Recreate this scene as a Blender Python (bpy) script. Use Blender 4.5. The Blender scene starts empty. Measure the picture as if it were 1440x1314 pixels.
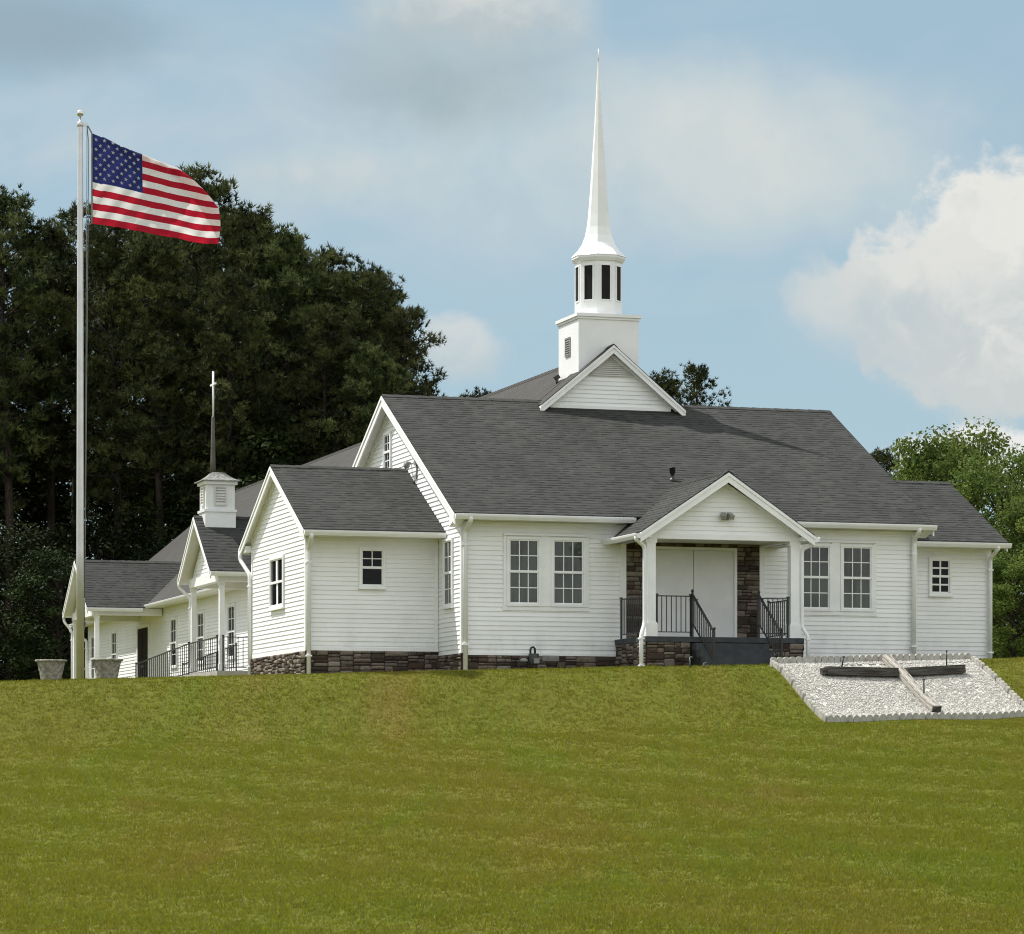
import bpy, math, random
import numpy as np
from mathutils import Vector, Matrix

random.seed(7)
rng = np.random.default_rng(7)
scene = bpy.context.scene
col = scene.collection
R = math.radians

# ------------------------------------------------------------------ camera
EYE = 1.6
cd = bpy.data.cameras.new("camera")
cam = bpy.data.objects.new("camera", cd)
col.objects.link(cam)
cam.location = (0, 0, EYE)
cam.rotation_euler = (R(90), 0, 0)
cd.sensor_width = 36
cd.lens = 115
cd.shift_y = 0.3007
cd.clip_start = 0.5
cd.clip_end = 6000
scene.camera = cam

# the church stands turned from the view: u runs along its front, v into its depth
TH = math.atan(0.313)
CO, SI = math.cos(TH), math.sin(TH)
OX, OY = -1.1443, 75.2


def W(u, v, z=0.0):
    return Vector((OX + u * CO - v * SI, OY + u * SI + v * CO, z))


# ------------------------------------------------------------------ light, sky, exposure
scene.view_settings.view_transform = 'Standard'
scene.view_settings.look = 'None'
EXPO = 0.42
scene.view_settings.exposure = EXPO
scene.view_settings.gamma = 1.0
scene.cycles.filter_width = 1.1
SUN = Vector((-0.42 * CO - 0.29 * SI, -0.42 * SI + 0.29 * CO, 0.86)).normalized()
ld = bpy.data.lights.new("sun", 'SUN')
ld.energy = 4.3
ld.angle = R(0.53)
ld.color = (1.0, 0.965, 0.915)
sun = bpy.data.objects.new("sun", ld)
col.objects.link(sun)
sun.rotation_euler = SUN.to_track_quat('Z', 'Y').to_euler()

SKY = 0.1
world = bpy.data.worlds.new("World")
scene.world = world
world.use_nodes = True
nt = world.node_tree
nt.nodes.clear()


class NG:
    """small helper for node graphs"""

    def __init__(s, tree):
        s.t = tree

    def n(s, typ, **kw):
        nd = s.t.nodes.new(typ)
        for k, v in kw.items():
            setattr(nd, k, v)
        return nd

    def put(s, sock, val):
        if hasattr(val, 'links') or isinstance(val, bpy.types.NodeSocket):
            s.t.links.new(val, sock)
        else:
            sock.default_value = val

    def m(s, op, a, b=0.0, c=0.0, clamp=False):
        nd = s.n('ShaderNodeMath', operation=op, use_clamp=clamp)
        s.put(nd.inputs[0], a)
        s.put(nd.inputs[1], b)
        s.put(nd.inputs[2], c)
        return nd.outputs[0]

    def vm(s, op, a, b=(0, 0, 0)):
        nd = s.n('ShaderNodeVectorMath', operation=op)
        s.put(nd.inputs[0], a)
        s.put(nd.inputs[1], b)
        return nd.outputs['Value'] if op in ('LENGTH', 'DOT_PRODUCT') else nd.outputs['Vector']

    def noise(s, vec, scale, detail=4.0, rough=0.5, dist=0.0):
        nd = s.n('ShaderNodeTexNoise')
        s.put(nd.inputs['Vector'], vec)
        nd.inputs['Scale'].default_value = scale
        nd.inputs['Detail'].default_value = detail
        nd.inputs['Roughness'].default_value = rough
        nd.inputs['Distortion'].default_value = dist
        return nd.outputs['Fac']

    def ss(s, x, a, b, lo=0.0, hi=1.0):
        nd = s.n('ShaderNodeMapRange', interpolation_type='SMOOTHSTEP')
        s.put(nd.inputs[0], x)
        nd.inputs[1].default_value = a
        nd.inputs[2].default_value = b
        nd.inputs[3].default_value = lo
        nd.inputs[4].default_value = hi
        return nd.outputs[0]

    def mix(s, f, a, b):
        nd = s.n('ShaderNodeMix', data_type='RGBA')
        s.put(nd.inputs[0], f)
        for sock, v in ((nd.inputs[6], a), (nd.inputs[7], b)):
            if isinstance(v, tuple) and len(v) == 3:
                v = (*v, 1.0)
            s.put(sock, v)
        return nd.outputs[2]

    def xyz(s, x=0.0, y=0.0, z=0.0):
        nd = s.n('ShaderNodeCombineXYZ')
        s.put(nd.inputs[0], x)
        s.put(nd.inputs[1], y)
        s.put(nd.inputs[2], z)
        return nd.outputs[0]

    def sep(s, v):
        nd = s.n('ShaderNodeSeparateXYZ')
        s.put(nd.inputs[0], v)
        return nd.outputs


g = NG(nt)
out = g.n('ShaderNodeOutputWorld')
bg = g.n('ShaderNodeBackground')
bg.inputs[1].default_value = SKY
nt.links.new(bg.outputs[0], out.inputs[0])
sky = g.n('ShaderNodeTexSky', sky_type='NISHITA', sun_disc=False)
sky.sun_elevation = math.asin(SUN.z)
sky.sun_rotation = math.atan2(SUN.x, SUN.y)
sky.altitude = 200
sky.air_density = 1.0
sky.dust_density = 0.6
sky.ozone_density = 1.5
tc = g.n('ShaderNodeTexCoord')
dvec = tc.outputs['Generated']
dx, dy, dz = g.sep(dvec)
KS = 1.0 / (SKY * 2 ** EXPO)


def K(r, gg, b, k=1.0):
    """radiance of a cloud given as it should be seen (sRGB 0-255)"""
    f = lambda c: ((c / 255) / 12.92 if c < 10 else (((c / 255) + 0.055) / 1.055) ** 2.4) * KS
    return (f(r) * k, f(gg) * k, f(b) * k)


yy = g.m('MAXIMUM', dy, 0.02)
azi = g.m('DIVIDE', dx, yy)
ele = g.m('DIVIDE', dz, yy)
pv = g.xyz(azi, ele, 0.0)
n_big = g.noise(dvec, 22.0, 7.0, 0.56, 0.25)
n_fine = g.noise(dvec, 60.0, 7.0, 0.6, 0.3)
n_wisp = g.noise(g.vm('MULTIPLY', dvec, (14.0, 14.0, 34.0)), 1.0, 6.0, 0.55, 0.6)
base = g.mix(0.7, sky.outputs[0], K(166, 193, 204))
# broken cloud out of view, added extra bright to fill the shaded front walls
cover = g.noise(dvec, 3.2, 6.0, 0.55, 0.2)
behind = g.ss(dy, 0.93, 0.75)
high = g.ss(dz, 0.30, 0.45)
unseen_sky = g.m('MAXIMUM', behind, high)
c = g.mix(g.m('MULTIPLY', unseen_sky, g.ss(cover, 0.38, 0.56)), base, K(252, 252, 253, 1.42))


def blob(c, x, y, rx, ry, hi, lo, opac, hard, ragged, noise, yspan=1.0):
    """one cloud bank in a given direction of the sky: lit top colour hi, shaded base colour lo"""
    cx, cy = (x - 720) / 4600, (1090 - y) / 4600
    q = g.vm('MULTIPLY', g.vm('SUBTRACT', pv, (cx, cy, 0)), (4600 / rx, 4600 / ry, 0))
    e = g.vm('LENGTH', q)
    e = g.m('ADD', e, g.m('MULTIPLY', g.m('SUBTRACT', noise, 0.5), ragged))
    w = g.m('MULTIPLY', g.ss(e, 1.0, 1.0 - hard), opac)
    w = g.m('MULTIPLY', w, g.m('GREATER_THAN', dy, 0.3))
    qy = g.m('ADD', g.sep(q)[1], g.m('MULTIPLY', g.m('SUBTRACT', n_fine, 0.5), 3.0))
    cc = g.mix(g.ss(qy, -0.8 * yspan, 0.7 * yspan), lo, hi)
    return g.mix(w, c, cc)


W_ = K(228, 229, 226)
c = blob(c, 700, 230, 950, 270, K(202, 213, 216), K(188, 205, 213), 0.75, 0.95, 1.4, n_wisp)
c = blob(c, 1060, 215, 430, 170, K(214, 219, 217), K(205, 214, 215), 0.9, 0.95, 1.2, n_big)
c = blob(c, 60, 40, 330, 110, K(150, 171, 184), K(150, 170, 182), 0.8, 0.9, 1.1, n_big)
c = blob(c, 600, 120, 280, 120, K(172, 187, 194), K(164, 182, 190), 0.9, 0.8, 1.3, n_big)
c = blob(c, 665, 20, 190, 75, K(216, 219, 215), K(185, 196, 200), 0.9, 0.8, 1.3, n_big)
c = blob(c, 440, 255, 300, 75, K(206, 214, 215), K(190, 205, 212), 0.8, 0.8, 1.6, n_big)
c = blob(c, 1380, 470, 330, 120, K(208, 213, 213), K(192, 205, 210), 0.85, 0.8, 1.3, n_big)
c = blob(c, 1500, 420, 300, 235, K(233, 232, 227), K(203, 209, 209), 0.96, 0.26, 1.15, n_fine, 0.8)
c = blob(c, 1300, 420, 150, 115, K(224, 225, 221), K(198, 206, 208), 0.92, 0.30, 1.3, n_fine, 0.9)
c = blob(c, 1185, 430, 115, 80, K(212, 216, 214), K(192, 204, 209), 0.85, 0.55, 1.5, n_fine)
c = blob(c, 645, 490, 75, 62, K(212, 217, 216), K(190, 204, 210), 0.85, 0.5, 1.3, n_fine)
c = blob(c, 1390, 650, 170, 62, K(236, 236, 234), K(214, 220, 222), 0.97, 0.35, 1.3, n_fine)
nt.links.new(c, bg.inputs[0])


# ------------------------------------------------------------------ materials
def mat(name, rough=0.6, spec=0.4):
    m = bpy.data.materials.new(name)
    m.use_nodes = True
    t = m.node_tree
    b = t.nodes['Principled BSDF']
    b.inputs['Roughness'].default_value = rough
    b.inputs['Specular IOR Level'].default_value = spec
    return m, NG(t), b


def bump(g, b, h, strength, dist):
    nd = g.n('ShaderNodeBump')
    nd.inputs['Strength'].default_value = strength
    nd.inputs['Distance'].default_value = dist
    g.put(nd.inputs['Height'], h)
    g.t.links.new(nd.outputs[0], b.inputs['Normal'])


def coords(g, what='Object'):
    return g.n('ShaderNodeTexCoord').outputs[what]


def plain(name, rgb, rough=0.6, spec=0.4, var=0.12, scale=3.0, bumpd=0.0, metal=0.0):
    m, g, b = mat(name, rough, spec)
    o = coords(g)
    f = g.noise(o, scale, 5, 0.6)
    lo = tuple(x * (1 - var) for x in rgb)
    hi = tuple(min(1, x * (1 + var)) for x in rgb)
    g.put(b.inputs['Base Color'], g.mix(g.ss(f, 0.3, 0.7), lo, hi))
    b.inputs['Metallic'].default_value = metal
    if bumpd:
        bump(g, b, g.noise(o, scale * 8, 4, 0.6), 0.6, bumpd)
    return m


def siding_material():
    m, g, b = mat('white_vinyl_siding', 0.42, 0.45)
    uv = g.n('ShaderNodeUVMap').outputs[0]
    u, v, _ = g.sep(uv)
    row = g.m('FLOOR', g.m('DIVIDE', v, 0.216))
    wn = g.n('ShaderNodeTexWhiteNoise', noise_dimensions='2D')
    seg = g.m('FLOOR', g.m('DIVIDE', g.m('ADD', u, g.m('MULTIPLY', row, 1.37)), 3.6))
    g.put(wn.inputs['Vector'], g.xyz(row, seg, 0))
    f = g.m('MULTIPLY', g.m('SUBTRACT', wn.outputs[0], 0.5), 0.05)
    st = g.ss(g.noise(g.vm('MULTIPLY', uv, (2.0, 0.7, 1)), 1.0, 6, 0.65), 0.45, 0.8, 0.0, 0.09)
    gr = g.m('MULTIPLY', g.ss(v, 5.3, 4.4), g.ss(g.noise(g.vm('MULTIPLY', uv, (3.0, 1.5, 1)), 1.0, 6, 0.65), 0.42, 0.75, 0.0, 0.16))
    fac = g.m('SUBTRACT', g.m('SUBTRACT', f, st), gr)
    nd = g.n('ShaderNodeHueSaturation')
    nd.inputs['Color'].default_value = (0.825, 0.83, 0.822, 1)
    g.put(nd.inputs['Value'], g.m('ADD', 1.0, fac))
    g.t.links.new(nd.outputs[0], b.inputs['Base Color'])
    bump(g, b, g.noise(g.vm('MULTIPLY', uv, (1.2, 14.0, 1)), 1.0, 3, 0.5), 0.35, 0.006)
    return m


def shingle_material(name, dark, light, tint, band=0.9):
    m, g, b = mat(name, 0.92, 0.2)
    uv = g.n('ShaderNodeUVMap').outputs[0]
    u, v, _ = g.sep(uv)
    row = g.m('FLOOR', g.m('DIVIDE', g.m('ADD', v, 0.001), 0.145))

    def cell(width, k):
        wn = g.n('ShaderNodeTexWhiteNoise', noise_dimensions='2D')
        rw = g.n('ShaderNodeTexWhiteNoise', noise_dimensions='1D')
        g.put(rw.inputs['W'], g.m('ADD', row, k))
        cc = g.m('FLOOR', g.m('DIVIDE', g.m('ADD', u, g.m('MULTIPLY', rw.outputs[0], 3.0)), width))
        g.put(wn.inputs['Vector'], g.xyz(cc, g.m('ADD', row, k * 3.1), 0))
        return wn.outputs[0]

    tab = g.m('ADD', g.m('MULTIPLY', cell(0.17, 0.0), 0.7), g.m('MULTIPLY', cell(0.9, 5.1), 0.3))
    f = g.m('ADD', 0.30, g.m('MULTIPLY', tab, 0.40))
    big = g.ss(g.noise(uv, 0.55, 5, 0.6), 0.3, 0.75, -0.16, 0.16)
    gran = g.m('MULTIPLY', g.m('SUBTRACT', g.noise(uv, 60.0, 2, 0.6), 0.5), 0.4)
    streak = g.ss(g.noise(g.vm('MULTIPLY', uv, (2.2, 0.25, 1)), 1.0, 4, 0.6), 0.5, 0.8, 0.0, -0.22)
    f = g.m('ADD', g.m('ADD', f, big), g.m('ADD', gran, streak), clamp=True)
    c = g.mix(f, dark, light)
    # laminated tabs: their edge shadow painted as a dark band low on some of them, a pale one above it
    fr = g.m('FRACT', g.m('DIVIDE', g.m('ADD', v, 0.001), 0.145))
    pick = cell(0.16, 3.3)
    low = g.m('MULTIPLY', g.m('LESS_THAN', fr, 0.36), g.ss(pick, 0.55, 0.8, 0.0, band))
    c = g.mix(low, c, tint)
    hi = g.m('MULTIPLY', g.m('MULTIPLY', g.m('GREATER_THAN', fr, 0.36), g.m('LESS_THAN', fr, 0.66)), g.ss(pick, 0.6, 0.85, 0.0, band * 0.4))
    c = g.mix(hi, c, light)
    g.put(b.inputs['Base Color'], c)
    bump(g, b, f, 0.5, 0.008)
    return m


def stone_material(name, dark, mid, light):
    m, g, b = mat(name, 0.85, 0.3)
    geo = g.n('ShaderNodeNewGeometry')
    rnd = geo.outputs['Random Per Island']
    o = coords(g)
    f = g.m('ADD', g.m('MULTIPLY', g.noise(o, 9.0, 6, 0.65), 0.7), g.m('MULTIPLY', rnd, 0.75))
    r = g.n('ShaderNodeValToRGB')
    cr = r.color_ramp
    cr.elements[0].position = 0.3
    cr.elements[0].color = (*dark, 1)
    cr.elements[1].position = 1.1 if False else 1.0
    cr.elements[1].color = (*light, 1)
    e = cr.elements.new(0.65)
    e.color = (*mid, 1)
    g.put(r.inputs[0], f)
    warm = g.mix(g.m('MULTIPLY', g.m('FRACT', g.m('MULTIPLY', rnd, 17.3)), 0.45), r.outputs[0], (mid[0] * 1.25, mid[1] * 0.9, mid[2] * 0.7))
    g.put(b.inputs['Base Color'], warm)
    bump(g, b, g.noise(o, 26.0, 6, 0.7), 0.9, 0.03)
    return m


def lawn_colour(g, o):
    q = g.vm('MULTIPLY', o, (1.0, 0.16, 0.3))
    a = g.noise(q, 0.16, 6, 0.6, 0.5)
    bb = g.noise(g.vm('ADD', q, (31, 7, 3)), 0.55, 6, 0.65, 0.4)
    cfine = g.noise(o, 5.0, 6, 0.7)
    c = g.mix(g.ss(a, 0.34, 0.66), (0.142, 0.158, 0.011), (0.170, 0.150, 0.016))
    c = g.mix(g.ss(bb, 0.48, 0.70, 0, 0.65), c, (0.126, 0.166, 0.011))
    c = g.mix(g.ss(bb, 0.46, 0.28, 0, 0.6), c, (0.200, 0.152, 0.032))
    return c, cfine


def lawn_material():
    m, g, b = mat('lawn_turf', 0.9, 0.15)
    o = coords(g)
    c, fine = lawn_colour(g, o)
    c = g.mix(0.45, c, (0.05, 0.052, 0.008))
    c = g.mix(g.ss(fine, 0.34, 0.5, 0.4, 0.0), c, (0.055, 0.052, 0.012))
    g.put(b.inputs['Base Color'], c)
    bump(g, b, fine, 1.0, 0.06)
    return m


def blade_material():
    m, g, b = mat('grass_blade', 0.55, 0.25)
    o = coords(g)
    c, fine = lawn_colour(g, o)
    at = g.n('ShaderNodeAttribute', attribute_name='tone')
    k = at.outputs['Fac']
    c = g.mix(g.ss(k, 0.9, 0.97), c, (0.30, 0.26, 0.13))
    nd = g.n('ShaderNodeHueSaturation')
    g.put(nd.inputs['Color'], c)
    g.put(nd.inputs['Value'], g.m('ADD', 0.95, g.m('MULTIPLY', k, 0.32)))
    tr = g.n('ShaderNodeBsdfTranslucent')
    g.t.links.new(nd.outputs[0], b.inputs['Base Color'])
    g.t.links.new(nd.outputs[0], tr.inputs[0])
    mx = g.n('ShaderNodeMixShader')
    mx.inputs[0].default_value = 0.6
    g.t.links.new(b.outputs[0], mx.inputs[1])
    g.t.links.new(tr.outputs[0], mx.inputs[2])
    g.t.links.new(mx.outputs[0], g.t.nodes['Material Output'].inputs[0])
    return m


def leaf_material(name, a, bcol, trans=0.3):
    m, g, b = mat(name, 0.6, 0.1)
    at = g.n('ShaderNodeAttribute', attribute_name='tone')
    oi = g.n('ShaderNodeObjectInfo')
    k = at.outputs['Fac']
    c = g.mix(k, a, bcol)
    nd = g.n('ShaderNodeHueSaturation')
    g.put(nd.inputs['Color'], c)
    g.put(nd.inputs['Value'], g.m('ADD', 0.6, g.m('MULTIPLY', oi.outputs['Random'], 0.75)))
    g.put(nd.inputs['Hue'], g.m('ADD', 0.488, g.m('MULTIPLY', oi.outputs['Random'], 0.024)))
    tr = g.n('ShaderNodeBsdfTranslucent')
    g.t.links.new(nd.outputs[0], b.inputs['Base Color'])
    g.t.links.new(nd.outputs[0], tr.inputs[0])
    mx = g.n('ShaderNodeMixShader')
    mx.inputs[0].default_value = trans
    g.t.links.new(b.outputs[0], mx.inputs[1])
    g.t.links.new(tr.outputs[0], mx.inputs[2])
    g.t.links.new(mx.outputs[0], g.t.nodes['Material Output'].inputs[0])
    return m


def glass_material(name, base, rough=0.06, folds=0.0, spec=0.4):
    m, g, b = mat(name, rough, spec)
    o = coords(g)
    if folds:
        s = g.noise(g.vm('MULTIPLY', o, (14.0, 14.0, 0.9)), 1.0, 3, 0.5)
        f = g.ss(s, 0.3, 0.72)
        f = g.m('ADD', g.m('MULTIPLY', f, 0.55), g.ss(g.noise(o, 0.9, 3, 0.5), 0.38, 0.66, -0.15, 0.75))
        g.put(b.inputs['Base Color'], g.mix(f, tuple(x * (1 - folds) for x in base), tuple(x * (1 + folds) for x in base)))
    else:
        g.put(b.inputs['Base Color'], (*base, 1))
    bump(g, b, g.noise(o, 1.6, 2, 0.5), 0.25, 0.02)
    return m


def cloth_material(name, rgb):
    m, g, b = mat(name, 0.7, 0.2)
    o = coords(g)
    f = g.noise(g.vm('MULTIPLY', o, (5, 5, 14)), 1.0, 4, 0.6)
    c = g.mix(f, tuple(x * 0.9 for x in rgb), tuple(min(1, x * 1.08) for x in rgb))
    tr = g.n('ShaderNodeBsdfTranslucent')
    g.put(b.inputs['Base Color'], c)
    g.put(tr.inputs[0], c)
    mx = g.n('ShaderNodeMixShader')
    mx.inputs[0].default_value = 0.55
    g.t.links.new(b.outputs[0], mx.inputs[1])
    g.t.links.new(tr.outputs[0], mx.inputs[2])
    g.t.links.new(mx.outputs[0], g.t.nodes['Material Output'].inputs[0])
    bump(g, b, f, 0.5, 0.02)
    return m


def bark_material(name, a, bcol):
    m, g, b = mat(name, 0.9, 0.15)
    o = coords(g)
    f = g.noise(g.vm('MULTIPLY', o, (7, 7, 1.6)), 1.0, 6, 0.65)
    g.put(b.inputs['Base Color'], g.mix(g.ss(f, 0.35, 0.65), a, bcol))
    bump(g, b, f, 1.0, 0.05)
    return m


def gravel_material():
    m, g, b = mat('white_gravel', 0.75, 0.3)
    geo = g.n('ShaderNodeNewGeometry')
    rnd = geo.outputs['Random Per Island']
    o = coords(g)
    f = g.m('ADD', g.m('MULTIPLY', rnd, 0.7), g.m('MULTIPLY', g.noise(o, 20.0, 4, 0.6), 0.4), clamp=True)
    g.put(b.inputs['Base Color'], g.mix(f, (0.25, 0.24, 0.215), (0.60, 0.585, 0.53)))
    bump(g, b, g.noise(o, 50.0, 3, 0.6), 0.6, 0.01)
    return m


def timber_material(name, k_):
    m, g, b = mat(name, 0.85, 0.2)
    sc = lambda *c: tuple(x * k_ for x in c)
    o = coords(g, 'UV')
    f = g.noise(g.vm('MULTIPLY', o, (1.5, 26.0, 1.0)), 1.0, 6, 0.65, 0.5)
    k = g.noise(o, 2.5, 4, 0.6)
    c = g.mix(g.ss(f, 0.35, 0.68), sc(0.10, 0.09, 0.075), sc(0.34, 0.325, 0.285))
    c = g.mix(g.ss(k, 0.55, 0.75, 0, 0.6), c, sc(0.42, 0.40, 0.36))
    g.put(b.inputs['Base Color'], c)
    bump(g, b, f, 0.9, 0.015)
    return m


def pot_material():
    m, g, b = mat('weathered_concrete', 0.9, 0.15)
    uv = g.n('ShaderNodeUVMap').outputs[0]
    u, v, _ = g.sep(uv)
    a = g.m('ABSOLUTE', g.m('SINE', g.m('MULTIPLY', g.m('ADD', u, v), 9.42)))
    d = g.m('ABSOLUTE', g.m('SINE', g.m('MULTIPLY', g.m('SUBTRACT', u, v), 9.42)))
    w = g.m('MINIMUM', a, d)
    o = coords(g)
    n = g.noise(o, 9.0, 6, 0.65)
    c = g.mix(g.ss(n, 0.35, 0.7), (0.19, 0.18, 0.15), (0.36, 0.34, 0.285))
    g.put(b.inputs['Base Color'], c)
    bump(g, b, g.m('ADD', w, g.m('MULTIPLY', n, 0.7)), 0.6, 0.022)
    return m


M = dict(
    siding=siding_material(),
    trim=plain('white_trim_paint', (0.81, 0.815, 0.808), 0.45, 0.4, 0.05, 2.0),
    gutter=plain('white_aluminium', (0.79, 0.795, 0.79), 0.32, 0.5, 0.04, 3.0),
    soffit=plain('white_soffit', (0.74, 0.725, 0.69), 0.6, 0.3, 0.05, 2.0),
    steeple=plain('white_fibreglass', (0.79, 0.795, 0.79), 0.3, 0.5, 0.04, 1.5),
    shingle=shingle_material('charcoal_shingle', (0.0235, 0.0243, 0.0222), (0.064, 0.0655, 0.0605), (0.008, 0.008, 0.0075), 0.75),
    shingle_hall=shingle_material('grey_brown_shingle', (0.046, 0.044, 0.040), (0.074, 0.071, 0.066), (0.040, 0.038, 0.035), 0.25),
    stone=stone_material('brown_ledge_stone', (0.022, 0.017, 0.013), (0.076, 0.060, 0.047), (0.28, 0.245, 0.20)),
    mortar=plain('dark_mortar', (0.035, 0.031, 0.027), 0.9, 0.1, 0.3, 6.0),
    glass=glass_material('curtained_glass', (0.040, 0.050, 0.042), 0.05, 0.45),
    glass_dark=glass_material('dark_glass', (0.008, 0.009, 0.009), 0.08, 0.0, 0.10),
    opening=plain('dark_screen', (0.010, 0.010, 0.010), 0.7, 0.2, 0.2, 4.0),
    door=plain('white_door_paint', (0.72, 0.725, 0.715), 0.4, 0.4, 0.05, 1.5),
    door_brown=plain('dark_brown_door', (0.016, 0.011, 0.009), 0.6, 0.12, 0.2, 2.0),
    iron=plain('black_iron', (0.014, 0.014, 0.015), 0.4, 0.5, 0.2, 9.0),
    slate=plain('dark_grey_concrete_paint', (0.052, 0.057, 0.060), 0.75, 0.25, 0.22, 4.0, 0.004),
    concrete=plain('pale_concrete', (0.36, 0.34, 0.30), 0.85, 0.2, 0.18, 3.0, 0.006),
    block=plain('scalloped_concrete', (0.36, 0.35, 0.31), 0.88, 0.2, 0.22, 5.0, 0.01),
    pole=plain('brushed_aluminium', (0.55, 0.55, 0.535), 0.38, 0.5, 0.08, 2.0, 0.0, 0.75),
    ball=plain('silver_ball', (0.62, 0.61, 0.58), 0.22, 0.5, 0.05, 3.0, 0.0, 0.9),
    rope=plain('halyard_rope', (0.20, 0.20, 0.19), 0.8, 0.2, 0.15, 5.0),
    red=cloth_material('flag_red', (0.42, 0.012, 0.030)),
    white=cloth_material('flag_white', (0.78, 0.765, 0.75)),
    blue=cloth_material('flag_blue', (0.022, 0.030, 0.135)),
    copper=plain('weathered_copper', (0.085, 0.075, 0.06), 0.6, 0.4, 0.2, 4.0),
    capmetal=plain('mottled_cap_shingle', (0.20, 0.20, 0.185), 0.8, 0.3, 0.45, 14.0, 0.01),
    meter=plain('grey_meter_paint', (0.045, 0.05, 0.047), 0.5, 0.4, 0.15, 6.0),
    vent=plain('grey_vent_metal', (0.26, 0.255, 0.235), 0.5, 0.4, 0.12, 6.0),
    louver=plain('white_louver', (0.62, 0.61, 0.58), 0.5, 0.3, 0.06, 4.0),
    lawn=lawn_material(),
    blade=blade_material(),
    gravel=gravel_material(),
    timber=timber_material('weathered_timber', 1.3),
    timber_shaded=timber_material('shaded_weathered_timber', 0.32),  # shade of the cross's front faces put into a darker timber colour
    pot=pot_material(),
    pine=leaf_material('pine_needle', (0.010, 0.019, 0.008), (0.128, 0.145, 0.048), 0.22),
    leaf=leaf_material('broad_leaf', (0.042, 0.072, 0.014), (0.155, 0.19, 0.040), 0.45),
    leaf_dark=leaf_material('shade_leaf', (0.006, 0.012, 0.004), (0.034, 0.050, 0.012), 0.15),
    bark=bark_material('pine_bark', (0.014, 0.011, 0.009), (0.055, 0.044, 0.034)),
    bark_grey=bark_material('grey_bark', (0.04, 0.035, 0.03), (0.13, 0.12, 0.10)),
)


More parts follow.
